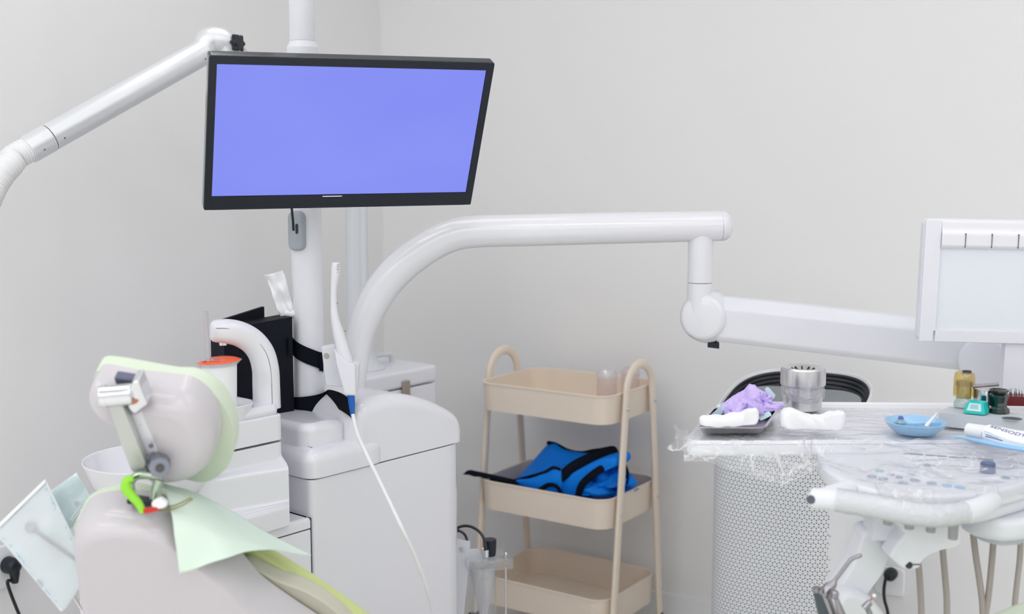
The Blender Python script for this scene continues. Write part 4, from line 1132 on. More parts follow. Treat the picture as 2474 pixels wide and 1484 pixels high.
# blue handle
bh_ = thing('toothbrush', at(2400, 1075, Z0), 'sky blue toothbrush handle lying below the toothpaste tube', 'toothbrush')
mb = MB(); pts_ = catm([at(2292, 1054, Z0 + .003), at(2330, 1059, Z0 + .0035), at(2380, 1069, Z0 + .005), at(2430, 1079, Z0 + .005), at(2480, 1087, Z0 + .005), at(2560, 1099, Z0 + .005)], 6)
mb.tube(pts_, interp([.0016, .004, .0068, .0072, .0068, .006], 6), 16, flat=.6, up=(0, 0, 1), rnd=True); mk('handle', mb, M['skyblue'], bh_, 60)

# ------------------------------------------------------------------ instruments below the tray
IY = 1.735
syr = thing('air_water_syringe', P(2005, 1440, IY), 'three-way syringe with two round buttons and a bent metal nozzle, below the tray handlebar', 'syringe')
mb = MB(); mb.tube(catm(PL([(2014, 1407), (2034, 1381), (2052, 1357), (2062, 1349), (2078, 1343)], IY), 6), .0030, 12, rnd=True); mk('nozzle', mb, M['tool'], syr, 60)
mb = MB(); mb.tube(catm(PL([(2018, 1402), (2012, 1412), (2000, 1424), (1988, 1438)], IY), 5), interp([.0032, .0062, .0085, .0095], 5), 16); mk('head', mb, M['tool'], syr, 60)
mb = MB(); mb.tube(catm(PL([(1988, 1432), (2000, 1460), (2014, 1500), (2030, 1560)], IY), 5), .0085, 16); mk('handle', mb, M['tool'], syr, 60)
mb = MB(); mb.pillow(round_poly(PL([(1968, 1433), (1985, 1432), (2003, 1490), (2010, 1530), (1990, 1530), (1978, 1480)], IY - .008), .003, 3), (0, .014, 0), .003, 3); mk('grip', mb, mat('dark_slate_grip', (72, 82, 88), .5), syr, 40)
for x, y in ((1972, 1421), (1983, 1424)):
    a_ = P(x, y + 3, IY - .004); mb = MB(); mb.cyl(a_ - V((-.001, 0, .004)), a_ + V((-.001, -.001, .003)), .0055, seg=20, bev=.0006); mk('button', mb, M['tool'], syr)
hp1 = thing('dental_handpiece', P(2018, 1450, IY - .02), 'steel dental handpiece with a round ball head, just right of the syringe', 'handpiece')
c_ = P(2017, 1435, IY - .02)
mb = MB(); mb.sphere(c_, .0058); mb.cyl(c_, c_ + V((-.001, -.002, -.0065)), .0058, .0054); mk('head', mb, M['tool'], hp1, 60)
mb = MB(); mb.cyl(c_ + V((-.001, -.001, -.0062)), c_ + V((-.0011, -.0012, -.0072)), .0046); mk('head_cap', mb, M['brown'], hp1)
mb = MB(); mb.tube(catm(PL([(2020, 1446), (2030, 1475), (2042, 1510), (2060, 1570)], IY - .02), 5), interp([.0034, .0052, .0068, .0075], 5), 16); mk('shaft', mb, M['tool'], hp1, 60)
hp2 = thing('dental_handpiece', P(2098, 1465, IY - .02), 'steel dental handpiece fitted with a white-tipped polishing brush', 'handpiece')
mb = MB(); mb.cyl(P(2102, 1452, IY - .02), P(2111, 1441, IY - .02), .0012); mk('bur_pin', mb, M['brown'], hp2)
mb = MB(); mb.sphere(P(2112, 1440, IY - .02), .003); mk('polishing_tip', mb, M['matte'], hp2)
mb = MB(); mb.cyl(P(2088, 1471, IY - .02), P(2103, 1454, IY - .02), .0058, .0048, 20, .001); mb.tube(catm(PL([(2094, 1468), (2100, 1480), (2106, 1500), (2120, 1560)], IY - .02), 5), interp([.004, .0042, .005, .006], 5), 14); mk('head', mb, M['tool'], hp2, 50)
# ------------------------------------------------------------------ fume extractor behind the unit
EA = V((.63, .777, 0)).normalized(); EB = V((-EA.y, EA.x, 0))
ec = P(1056, 881, 3.42); ez = ec.z
E0 = V((ec.x, ec.y, 0)) - EA * .40
EM = frame(E0, EA, EB)
fx = thing('fume_extractor', E0 + EA * .2 + EB * .17, 'white floor-standing extractor cabinet with a pole and silver jointed arm ending in ribbed hose', 'fume extractor')
mb = MB(); mb.prism(EM, rrect(.40, .34, .012, 4, .20, .17), .04, ez - .052, .004, 2); mk('cabinet', mb, M['satin'], fx)
mb = MB(); mb.prism(EM, rrect(.404, .344, .014, 4, .20, .17), ez - .049, ez, .010, 3); lid = mk('lid', mb, M['satin'], fx)
mb = MB()
for a, b in ((.04, .04), (.36, .04), (.04, .30), (.36, .30)): mb.cyl(EM @ V((a, b, 0)), EM @ V((a, b, .041)), .022)
mk('foot', mb, M['greyplastic'], fx)
mb = MB()
la = (PN(977, 910, E0, EB) - E0).dot(EA)
LM = frame(E0, EA, (0, 0, 1), -EB)
mb.prism(LM, rrect(.028, .052, .004, 3, la, ez - .054), .001, .010, .002, 2); mb.prism(LM, rrect(.022, .02, .004, 3, la, ez - .072), .009, .014, .002, 2)
mk('latch', mb, mat('aged_metal_latch', (168, 156, 146), .4, metal=.5), fx)
mb = MB()
h0, h1 = EM @ V((.17, .12, ez)), EM @ V((.345, .13, ez))
mb.tube(catm([h0 - V((0, 0, .003)), h0 + V((0, 0, .014)), h0.lerp(h1, .08) + V((0, 0, .026)), h0.lerp(h1, .5) + V((0, 0, .028)), h0.lerp(h1, .92) + V((0, 0, .026)), h1 + V((0, 0, .014)), h1 - V((0, 0, .003))], 5), .007, 12)
mk('carry_handle', mb, M['greypole'], lid)
pp = PZ(869, 891, ez)
mb = MB(); mb.lathe(Matrix.Translation((pp.x, pp.y, ez)), [(0, 0), (.072, 0), (.072, .004), (.060, .012), (.048, .03), (.045, .05), (.045, .072), (.044, .0735), (.041, .085), (.030, .092), (0, .092)], 40); mk('flange', mb, M['greypole'], fx, 40)
ptop = P(838, 300, pp.y).z
mb = MB(); mb.cyl((pp.x - .006, pp.y, ez + .08), (pp.x - .006, pp.y, ptop), .0285, seg=32); mb.cyl((pp.x + .018, pp.y - .014, ez + .08), (pp.x + .018, pp.y - .014, ptop), .0125, seg=20); mk('pole', mb, M['greypole'], fx)
j0 = P(556, 122, 2.93)
mb = MB(); mb.sphere((pp.x, pp.y, ptop), .045); mb.cyl((pp.x, pp.y, ptop), j0 + V((.12, .06, -.09)), .03); mb.tube(catm([j0 + V((.14, .07, -.105)), j0 + V((.05, .025, -.05)), j0], 5), .03, 24); mk('lower_arm', mb, M['alupaint'], fx, 50)
mb = MB(); mb.tube(catm([P(492, 128, 2.91), P(499, 108, 2.915), P(510, 98, 2.92), P(527, 96, 2.925)], 6), interp([.030, .031, .0315, .0315], 6), 32, up=(0, -1, 0)); mb.sphere(P(505, 100, 2.92), .029); e1_ = mk('elbow', mb, M['alu'], fx, 60)
mb = MB(); mb.tube(catm([P(519, 97, 2.923), P(538, 99, 2.926), P(550, 108, 2.93), P(556, 128, 2.935)], 6), interp([.0318, .031, .030, .030], 6), 32, up=(0, -1, 0)); mk('elbow_cap', mb, M['alu'], fx, 60)
kd = V((.93, -.35, -.10)).normalized()
kc = P(563, 103, 2.915)
KM = frame(kc, kd.cross(V((0, 0, 1))) * -1, (0, 0, 1), kd)
star = []
for k in range(60):
    a = 2 * pi * k / 60; r = .0185 + .0032 * math.cos(6 * a); star.append((r * math.cos(a), r * math.sin(a)))
mb = MB(); mb.prism(KM, star, .004, .022, .003, 2, 40); mb.cyl(kc - kd * .006, kc + kd * .006, .010); mk('knob', mb, M['black'], fx, 40)
u0, u1 = P(494, 124, 2.91), P(66, 363, 2.62)
ud = (u1 - u0).normalized()
mb = MB(); mb.cyl(u0, u1 - ud * .058, .0305, .0305, 36, .001); uar = mk('upper_arm', mb, M['alu'], fx)
mb = MB(); mb.cyl(u1 - ud * .0565, u1, .0312, .0312, 36, .002); mk('end_sleeve', mb, M['alu'], fx)
mb = MB()
side = ud.cross(V((0, 0, 1))).normalized(); side = side if side.y < 0 else -side
for p_, r_ in ((u0 + ud * .015, .0305), (u1 - ud * .082, .0305), (u1 - ud * .03, .0312)):
    mb.sphere(p_ + side * r_ * .9 - V((0, 0, r_ * .42)), .0024, seg=10)
mk('screw', mb, M['seam'], uar)
hs = catm([u1 - ud * .01, u1 + ud * .03, P(25, 396, 2.585), P(0, 425, 2.56), P(-25, 470, 2.53), P(-45, 530, 2.5), P(-55, 600, 2.47)], 24)
dense = hs
L_h = 0; rr = []
for i, p in enumerate(dense):
    if i: L_h += (p - dense[i - 1]).length
    rr.append(.0275 + .0017 * math.sin(L_h * 2 * pi / .0078))
mb = MB(); mb.tube(dense, rr, 28); mk('ribbed_hose', mb, M['white_hose'], fx, 80, wn=False)

# ------------------------------------------------------------------ dental chair
chair = thing('dental_chair', (-.28, 1.8, 0), 'reclined dental chair with white shell, pale green upholstery and a chrome headrest bracket', 'dental chair')
HYc = 1.70
def tiltn(deg):
    a = math.radians(deg); return V((0, -math.cos(a), -math.sin(a)))
HN, HP = tiltn(26), P(400, 1000, HYc + .06)
SN, SP = tiltn(24), P(420, 1330, 1.78)
def TL_(pts, p, n): return [PN(x, y, p, n) for x, y in pts]

hs_o = catm([PN(x, y, HP, HN) for x, y in ((246, 884), (268, 880), (330, 892), (420, 902), (466, 910), (506, 938), (532, 985), (537, 1035), (514, 1080), (474, 1106), (430, 1114), (392, 1112), (352, 1060), (305, 965), (258, 935), (236, 915))], 6, closed=True)
mb = MB(); mb.pillow(hs_o, HN * .075, .040, 8, False, True); mk('headrest_shell', mb, M['shell'], chair, 70)
hc_o = catm([PN(x, y, HP - HN * .045, HN) for x, y in ((252, 858), (285, 855), (340, 864), (430, 880), (482, 884), (534, 912), (570, 968), (581, 1030), (562, 1084), (518, 1118), (465, 1114), (400, 1100), (340, 1000), (260, 905))], 6, closed=True)
mb = MB(); mb.pillow(hc_o, HN * .045, .012, 5, True, False); mk('headrest_cushion', mb, M['sage'], chair, 70)
# bracket
BY = 1.665
HF = HP + HN * .088
def BQ(x, y, k=0): return PN(x, y, HF - HN * k, HN)
def BQL(pts, k=0): return [BQ(x, y, k) for x, y in pts]
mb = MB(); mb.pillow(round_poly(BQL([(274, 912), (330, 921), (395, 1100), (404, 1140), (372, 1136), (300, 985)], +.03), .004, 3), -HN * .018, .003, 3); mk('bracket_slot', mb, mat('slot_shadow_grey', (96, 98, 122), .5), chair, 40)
mb = MB(); mb.pillow(round_poly(BQL([(318, 925), (334, 921), (357, 978), (325, 1002), (312, 990), (306, 970)], 0), .003, 3), -HN * .03, .003, 3); blk_ = mk('bracket_block', mb, M['chrome'], chair, 40)
mb = MB(); mb.cyl(BQ(322, 964, -.001), BQ(322, 964, +.006), .0078, seg=24); mk('bracket_bolt', mb, M['brown'], blk_)
mb = MB(); a_, b_ = BQ(240, 959, +.002), BQ(322, 952, +.008); mb.cyl(a_, b_, .0155, seg=32, bev=.003); mb.cyl(a_.lerp(b_, .12), a_.lerp(b_, .22), .0163, seg=32); mk('hinge', mb, M['chrome'], chair, 40)
mb = MB(); mb.pillow(round_poly(BQL([(258, 972), (297, 982), (352, 1120), (344, 1152), (318, 1140), (302, 1100)], -.004), .003, 3), -HN * .012, .003, 3); mk('bracket_arm', mb, mat('grey_satin_metal', (196, 200, 196), .35, metal=.4), chair, 40)
mb = MB(); mb.pillow(round_poly(BQL([(312, 1004), (340, 994), (382, 1092), (376, 1104), (348, 1104), (340, 1080)], +.012), .004, 4), -HN * .016, .003, 3); pl_ = mk('bracket_plate', mb, M['satin'], chair, 40)
mb = MB()
for x, y in ((342, 1022), (365, 1078)): mb.cyl(P(x, y, BY + .0105), P(x, y, BY + .02), .0036, seg=16)
mk('plate_screw', mb, M['seam'], pl_)
mb = MB(); mb.cyl(BQ(352, 1108, +.01), BQ(352, 1120, +.03), .0075, seg=16); mk('copper_ring', mb, M['brown'], chair)
kq = BQ(384, 1130, -.012)
mb = MB(); mb.cyl(kq + V((.002, -.003, 0)), kq + V((-.010, .03, .003)), .0155, .0165, 8, .002); mb.cyl(kq + V((-.008, .02, .002)), kq + V((-.014, .04, .004)), .018, seg=28); kn = mk('tension_knob', mb, mat('grey_steel_knob', (140, 144, 156), .35, metal=.5), chair, 30)
mb = MB(); mb.cyl(kq + V((.0028, -.005, 0)), kq + V((.001, .002, 0)), .0062, seg=20); mk('knob_socket', mb, mat('dark_socket', (82, 78, 84), .5), kn)
# chrome yoke at the neck
mb = MB(); mb.tube(catm(PL([(318, 1190), (316, 1165), (330, 1150), (360, 1148), (384, 1158), (378, 1200)], BY + .02), 6), .0062, 14); mb.tube(catm(PL([(384, 1158), (376, 1180), (372, 1205)], BY + .015), 6), .0065, 14); mk('yoke', mb, mat('green_tinted_chrome', (176, 190, 176), .12, metal=1), chair, 60)
mb = MB(); mb.pillow(round_poly(PL([(305, 1208), (366, 1216), (364, 1228), (306, 1218)], BY + .02), .001, 2), (0, .03, 0), .002, 2); mk('yoke_base', mb, M['black'], chair, 40)
# backrest shell and upholstery
SY = 1.72
sh = catm([PN(x, y, SP, SN) for x, y in ((202, 1245), (214, 1210), (246, 1191), (305, 1184), (380, 1190), (450, 1222), (520, 1280), (580, 1330), (630, 1388), (700, 1440), (790, 1500), (900, 1580), (980, 1700), (900, 1830), (600, 1850), (380, 1800), (278, 1680), (248, 1560), (226, 1430), (210, 1320))], 5, closed=True)
mb = MB(); mb.pillow(sh, SN * .08, .05, 8, False, True); bsh = mk('backrest_shell', mb, M['shell'], chair, 70)
mb = MB(); mb.lathe(axisf(P(202, 1284, SY + .012), P(185, 1284, SY - .02)), [(0, 0), (.011, 0), (.011, .006), (.009, .007), (0, .0072)], 28); mk('pivot_cap', mb, M['greypole'], bsh)
cu = catm([PN(x, y, SP - SN * .07, SN) for x, y in ((212, 1205), (240, 1172), (316, 1154), (390, 1172), (460, 1200), (520, 1250), (570, 1320), (620, 1390), (690, 1450), (780, 1530), (850, 1600), (900, 1680), (860, 1780), (600, 1790), (400, 1700), (310, 1560), (270, 1380), (245, 1260))], 5, closed=True)
mb = MB(); mb.pillow(cu, SN * .07, .022, 6, True, False); mk('backrest_cushion', mb, M['sage'], chair, 70)
def lay(pts, off, th, e, m, name):
    o = catm([PN(x, y, SP - SN * off, SN) for x, y in pts], 5, closed=True)
    mb = MB(); mb.pillow(o, SN * th, e, 4, True, True); return mk(name, mb, m, chair, 70)
lay(((560, 1262), (640, 1312), (740, 1374), (802, 1416), (880, 1472), (966, 1545), (1046, 1665), (960, 1775), (820, 1640), (740, 1500), (650, 1400), (590, 1330)), .062, .03, .01, M['bib_shade'], 'shaded_cushion_side')  # cushion side in lime: shade under the translucent bib put into its colour
lay(((600, 1335), (680, 1372), (750, 1400), (810, 1440), (870, 1500), (930, 1580), (960, 1720), (860, 1740), (760, 1560), (680, 1450), (620, 1380)), .035, .03, .008, mat('warm_grey_vinyl', (196, 193, 178), .55), 'side_band')  # warm grey band between the shell and the lime part
# seat, leg rest and base (mostly below the frame)
def slab(pts, w0, w1, th, m, name):
    p = catm(pts, 6); rings = []
    n = len(p)
    for i in range(n):
        t = (p[min(i + 1, n - 1)] - p[max(i - 1, 0)]).normalized(); s_ = V((-t.y, t.x, 0)).normalized(); u_ = t.cross(s_); u_ = u_ if u_.z > 0 else -u_
        w = w0 + (w1 - w0) * i / (n - 1); end = min(i, n - 1 - i); k = .9 if end == 0 else 1
        rings.append([p[i] + s_ * (q.x * k) + u_ * (q.y * k) for q in round_poly([V((-w, -th / 2)), V((w, -th / 2)), V((w, th / 2)), V((-w, th / 2))], th * .45, 4)])
    mb = MB(); mb.loft(rings); return mk(name, mb, m, chair, 60)
slab([V((-.20, 1.86, .50)), V((.05, 1.84, .47)), V((.28, 1.76, .50)), V((.52, 1.68, .58)), V((.78, 1.60, .742)), V((.98, 1.55, .80))], .24, .17, .07, M['sage'], 'seat_cushion')
slab([V((-.22, 1.87, .43)), V((.05, 1.85, .405)), V((.28, 1.77, .435))], .22, .20, .06, M['satin'], 'seat_shell')
mb = MB(); mb.prism(yawf((.02, 1.86, 0), -12), rrect(.34, .26, .06, 6), .03, .41, .01, 2); mb.prism(yawf((.05, 1.86, 0), -12), rrect(.75, .42, .1, 8), 0, .05, .012, 3); mk('base', mb, M['satin'], chair)
mb = MB(); mb.cyl(P(640, 1760, SY + .10), V((-.16, 1.87, .46)), .05); mk('recliner_hinge', mb, M['greyplastic'], chair)

# ------------------------------------------------------------------ bib and its clip
bib = thing('patient_bib', P(500, 1300, SY - .02), 'pale mint paper bib draped diagonally over the back of the chair, below the headrest', 'bib')
BYb = SY - .014
bctl = [[P(385, 1166, BYb + .07), P(420, 1176, BYb + .085), P(470, 1190, BYb + .11), P(560, 1236, BYb + .13), P(660, 1296, BYb + .14), P(752, 1342, BYb + .15)],
        [P(400, 1190, BYb + .01), P(440, 1205, BYb + .015), P(490, 1228, BYb + .03), P(560, 1268, BYb + .05), P(640, 1310, BYb + .08), P(738, 1342, BYb + .125)],
        [P(414, 1240, BYb - .028), P(455, 1258, BYb - .026), P(500, 1280, BYb - .02), P(560, 1302, BYb + .0), P(630, 1320, BYb + .04), P(712, 1337, BYb + .095)],
        [P(424, 1310, BYb - .042), P(462, 1318, BYb - .038), P(505, 1322, BYb - .03), P(550, 1326, BYb - .02), P(610, 1326, BYb + .02), P(690, 1330, BYb + .075)],
        [P(434, 1386, BYb - .05), P(465, 1378, BYb - .046), P(505, 1362, BYb - .04), P(550, 1348, BYb - .03), P(600, 1332, BYb + .005), P(670, 1326, BYb + .06)]]
mb = patch(bctl, 40, 30, lambda u, v: V((0, .0025 * noise.noise(V((u * 4, v * 5, 3))), 0)))
mk('bib_sheet', mb, M['mint'], bib, 70, solid=.0012, wn=False)
clip = thing('bib_clip', P(350, 1220, BY), 'neon green cord with red clip and white tab, looped below the headrest', 'clip')
mb = MB(); mb.tube(catm(PL([(322, 1158), (308, 1160), (305, 1180), (318, 1198), (334, 1216), (346, 1238)], BY - .004), 6), interp([.004, .0062, .0075, .0068, .006, .005], 6), 12); mk('cord', mb, M['neon'], clip, 60)
mb = MB(); mb.pillow(round_poly(PL([(344, 1232), (378, 1226), (382, 1236), (347, 1243)], BY - .01), .002, 3), (0, .012, 0), .002, 2); mk('red_clip', mb, M['red'], clip, 40)
mb = MB(); mb.pillow(round_poly(PL([(366, 1212), (384, 1204), (402, 1216), (400, 1228), (378, 1232), (364, 1224)], BY - .008), .003, 3), (0, .014, 0), .003, 3); mk('white_tab', mb, M['matte'], clip, 40)
mb = MB(); mb.tube(catm(PL([(396, 1226), (420, 1222), (440, 1214), (462, 1203)], BY + .016), 6), .0013, 8); mb.tube(catm(PL([(384, 1234), (410, 1232), (440, 1222), (466, 1206)], BY + .014), 6), .0012, 8); mk('chain', mb, mat('olive_metal_chain', (150, 146, 96), .35, metal=.5), clip, 60)

# ------------------------------------------------------------------ sterilisation pouches with instruments
QY = 1.86
po1 = thing('sterilization_pouch', P(110, 1320, QY), 'large pale blue translucent pouch with printed edges, tilted beside the chair at the lower left', 'pouch')
A_, B_, C_, D_ = P(112, 1162, QY + .01), P(-14, 1284, QY - .005), P(148, 1478, QY - .03), P(222, 1388, QY - .01)
def bil(u, v): return (A_ * (1 - u) + B_ * u) * (1 - v) + (D_ * (1 - u) + C_ * u) * v
pn = (B_ - A_).cross(D_ - A_).normalized(); pn = pn if pn.y < 0 else -pn
def pch(sg):
    def fn(u, v):
        b = math.sin(pi * u) ** .7 * math.sin(pi * v) ** .7
        return bil(u, v) + pn * (sg * .006 * b + .006 * b * noise.noise(V((u * 3, v * 4, sg)))) + V((0, 0, .004 * math.sin(u * 6)))
    return fn
mb = MB(); mb.grid(pch(1), 24, 30); mk('front_film', mb, M['pouchpaper'], po1, 70, wn=False)
mb = MB(); mb.grid(pch(-1), 24, 30); mk('back_paper', mb, mat('pale_blue_paper', (235, 240, 242), .8, var=.02), po1, 70, solid=.0006, wn=False)
def prnt(u0, u1, v0, v1, m, name='print'):
    mb = MB(); mb.grid(lambda a, b: pch(1)(u0 + (u1 - u0) * a, v0 + (v1 - v0) * b) + pn * .0012, 3, 3); return mb
mb = MB()
random.seed(3)
for base, inner in ((.045, .085), (.915, .955)):
    v = .06 if base < .5 else .10
    while v < .9:
        ln = random.uniform(.012, .03)
        for lane in (0, 1):
            if random.random() < .6:
                uu = base + lane * .02; vv = v
                mb.grid(lambda a, b: pch(1)(uu + .008 * a, vv + ln * b) + pn * .0012, 2, 2)
        v += ln + random.choice((.008, .01, .07))
mb.grid(lambda a, b: pch(1)(.03 + .05 * a * (1 - b), .74 + .05 * b) + pn * .0012, 3, 3)
mk('print', mb, M['inkc'], po1, 70, wn=False)
mb = MB(); mb.grid(lambda a, b: pch(1)(.92 + .05 * a, .62 + .07 * b) + pn * .0012, 3, 3); mk('indicator_patch', mb, mat('mauve_indicator', (190, 184, 200), .6), po1, 70, wn=False)
mb = MB(); mb.grid(lambda a, b: bil(a, -.02 + .035 * b) + pn * .002, 20, 3); mk('sealed_edge', mb, M['matte'], po1, 70, solid=.001, wn=False)
ins1 = thing('dental_mirror', P(150, 1300, QY), 'slender taupe-handled dental mirror showing through the large pale blue pouch', 'dental instrument')
i0, i1 = bil(.55, .22) + pn * .0005, bil(.14, .80) + pn * .0005
mb = MB(); mb.cyl(i0 + (i1 - i0) * .06, i1, .0024, .0028, 12, .0006); mk('handle', mb, mat('taupe_handle', (176, 168, 170), .5), ins1)
mb = MB(); mb.lathe(axisf(i0 - pn * .0012, i0 + pn * .0012), [(0, 0), (.0085, 0), (.009, .0012), (.0085, .0024), (0, .0024)], 28); mk('mirror_head', mb, mat('dull_mirror_face', (196, 190, 188), .3), ins1)
po2 = thing('sterilization_pouch', P(160, 1200, QY + .05), 'smaller pale blue pouch behind the large one, its corner poking up toward the basin', 'pouch')
A2, B2, C2, D2 = P(185, 1142, QY + .05), P(96, 1206, QY + .04), P(160, 1290, QY + .04), P(226, 1215, QY + .05)
def pch2(sg):
    return lambda u, v: (A2 * (1 - u) + B2 * u) * (1 - v) + (D2 * (1 - u) + C2 * u) * v + pn * (sg * .004 * math.sin(pi * u) * math.sin(pi * v) + .004 * noise.noise(V((u * 3, v * 3, 11))))
mb = MB(); mb.grid(pch2(1), 18, 18); mk('front_film', mb, M['pouchpaper'], po2, 70, wn=False)
mb = MB(); mb.grid(pch2(-1), 18, 18); mk('back_paper', mb, mat('pale_aqua_paper', (216, 236, 240), .8, var=.02), po2, 70, solid=.0006, wn=False)
mb = MB(); mb.grid(lambda a, b: pch2(1)(.30 + .1 * a, .62 + .09 * b) + pn * .001, 3, 3); mk('indicator_patch', mb, mat('mauve_indicator', (190, 184, 200), .6), po2, 70, wn=False)
ins2 = thing('dental_probe', P(180, 1250, QY + .03), 'thin pair of steel shafts behind the chair edge, between the two pouches', 'dental instrument')
mb = MB(); mb.cyl(P(170, 1256, QY + .02), P(196, 1222, QY + .03), .0009, seg=8); mb.cyl(P(174, 1259, QY + .02), P(200, 1226, QY + .03), .0009, seg=8); mk('shaft', mb, M['steel'], ins2)
ins3 = thing('scaler', P(190, 1460, QY), 'steel scaler tip hanging below the large pale blue pouch', 'dental instrument')
mb = MB(); mb.tube(catm(PL([(168, 1420), (180, 1444), (195, 1470), (206, 1490), (214, 1560)], QY - .01), 5), interp([.0022, .0026, .0022, .001, .0008], 5), 10); mk('shaft', mb, M['steel'], ins3, 60)
tub = thing('suction_tube', P(215, 1430, QY + .02), 'cream suction tube running down between the pale blue pouch and the chair back', 'tube')
mb = MB(); mb.tube(catm(PL([(194, 1350), (202, 1390), (214, 1440), (226, 1490), (240, 1600), (250, 1760)], QY + .02), 6), .0055, 14); mk('tube_wall', mb, mat('cream_tube', (228, 222, 200), .5), tub, 60)

# ------------------------------------------------------------------ wall sockets and plugs
def on_left(px, py): return PN(px, py, CORN, LN)
def on_back(px, py): return PN(px, py, CORN, WN)
s_ = on_left(8, 1362)
SMl = frame(s_, LD * -1, (0, 0, 1), -LN)
so1 = thing('wall_socket', s_, 'white wall socket on the left wall holding a black plug', 'socket')
mb = MB(); mb.prism(SMl, rrect(.10, .11, .018, 6, -.01, -.004), .0005, .014, .006, 3); mk('socket_plate', mb, M['base'], so1)
pg1 = thing('power_plug', s_ - LN * .02, 'black angled power plug and cord hanging at the left edge of the photo', 'plug')
mb = MB(); mb.lathe(axisf(s_ - LN * .0148, s_ - LN * .052), [(0, 0), (.02, 0), (.0215, .003), (.0205, .024), (.017, .034), (.010, .037), (0, .0375)], 28); mb.tube(catm([s_ - LN * .04, s_ - LN * .042 - V((0, 0, .018)), s_ - LN * .042 - V((0, 0, .042))], 5), interp([.0135, .0125, .008], 5), 16); mk('plug_body', mb, M['black'], pg1, 50)
c0_ = s_ - LN * .042 - V((0, 0, .04))
mb = MB(); mb.tube(catm([c0_, PN(18, 1405, CORN - LN * .042, LN), PN(28, 1440, CORN - LN * .045, LN), PN(48, 1490, CORN - LN * .05, LN), PN(75, 1560, CORN - LN * .05, LN), PN(110, 1700, CORN - LN * .05, LN)], 6), .0042, 12); mk('cord', mb, M['bluecord'], pg1, 60)
s2_ = on_back(2152, 1396)
so2 = thing('wall_socket', s2_, 'white wall socket on the back wall, partly behind the holder arm under the tray', 'socket')
SMb = frame(s2_, WD, (0, 0, 1), -WN)
mb = MB(); mb.prism(SMb, rrect(.085, .085, .014, 6, .0, -.006), .0005, .016, .006, 3); mk('socket_plate', mb, M['base'], so2)
pg2 = thing('power_plug', s2_ - WN * .02, 'black power plug in the back wall socket, its cord dropping beside the air purifier', 'plug')
p2_ = on_back(2158, 1381) - WN * .0165
mb = MB(); mb.lathe(axisf(p2_, p2_ - WN * .035), [(0, 0), (.0165, 0), (.018, .003), (.017, .025), (.012, .033), (0, .035)], 28); mk('plug_body', mb, M['black'], pg2, 50)
mb = MB(); mb.tube(catm([p2_ - WN * .02, PN(2143, 1388, CORN - WN * .05, WN), PN(2136, 1420, CORN - WN * .05, WN), PN(2137, 1450, CORN - WN * .05, WN), PN(2146, 1490, CORN - WN * .05, WN), PN(2152, 1600, CORN - WN * .05, WN)], 6), .0045, 12); mk('cord', mb, M['bluecord'], pg2, 60)

# ------------------------------------------------------------------ trolley
T0 = V((.172, 3.565, 0)); TYAW = -34
TX = V((math.cos(math.radians(TYAW)), math.sin(math.radians(TYAW)), 0)); TYv = V((-TX.y, TX.x, 0))
TMx = frame(T0, TX, TYv)
tro = thing('trolley', T0, 'beige three-tier metal trolley with arched handles standing against the back wall', 'trolley')
TL, TW = .452, .332
def tier(z, L, W, h):
    o = [V((a, b)) for a, b in rrect(L, W, .055, 8)]
    oi = [V((a, b)) for a, b in rrect(L - .012, W - .012, .05, 8)]
    ob = [V((a, b)) for a, b in rrect(L - .008, W - .008, .052, 8)]
    oib = [V((a, b)) for a, b in rrect(L - .018, W - .018, .048, 8)]
    R = lambda q, zz: [TMx @ V((p.x, p.y, zz)) for p in q]
    mb = MB()
    ow = [V((a, b)) for a, b in rrect(L + .005, W + .005, .057, 8)]
    mb.loft([R(ob, z - h), R(ob, z - h + .002), R(o, z - .004), R(ow, z - .003), R(ow, z), R(o, z + .0012), R(oi, z), R(oib, z - h + .005), R([p * .98 for p in oib], z - h + .003)])
    return mk('tray', mb, M['beige'], tro, 35)
tz_ = (.775, .476, .180)
for z, h in zip(tz_, (.083, .088, .088)): tier(z, TL, TW, h)
for sx in (-1, 1):
    x = sx * (TL / 2 + .0130)
    hw, bw, za = .078, .150, .776
    pth = [V((x, -bw, .05)), V((x, -(bw + hw) / 2, (.05 + za) / 2)), V((x, -hw, za))]
    pth += [V((x, -hw * math.cos(a), za + .074 * math.sin(a))) for a in [pi * k / 12 for k in range(1, 12)]]
    pth += [V((x, hw, za)), V((x, (bw + hw) / 2, (.05 + za) / 2)), V((x, bw, .05))]
    mb = MB(); mb.tube([TMx @ p for p in pth], .0145, 20, up=TX, flat=.6); mk('leg_frame', mb, M['beige'], tro, 60)
    for sy in (-1, 1):
        fr = V((x, sy * bw, 0))
        mb = MB(); c_ = TMx @ (fr + V((.012 * sx, 0, .023)))
        mb.cyl(c_ - TYv * .009, c_ + TYv * .009, .023, seg=24, bev=.003); mb.cyl(TMx @ (fr + V((0, 0, .03))), TMx @ (fr + V((0, 0, .056))), .011); mb.box(frame(TMx @ (fr + V((.006 * sx, 0, .038))), TX, TYv), .026, .024, .012, .003)
        mk('caster', mb, M['black'], tro, 40)
        for z in tz_:
            zz = z - .045; y = sy * (bw + (hw - bw) * (zz - .05) / (za - .05))
            mb = MB(); c_ = TMx @ V((x + sx * .0078, y, zz)); mb.lathe(axisf(c_, c_ + TX * sx), [(0, 0), (.006, 0), (.0058, .0025), (.004, .0042), (0, .005)], 16); mk('screw', mb, M['chrome'], tro)

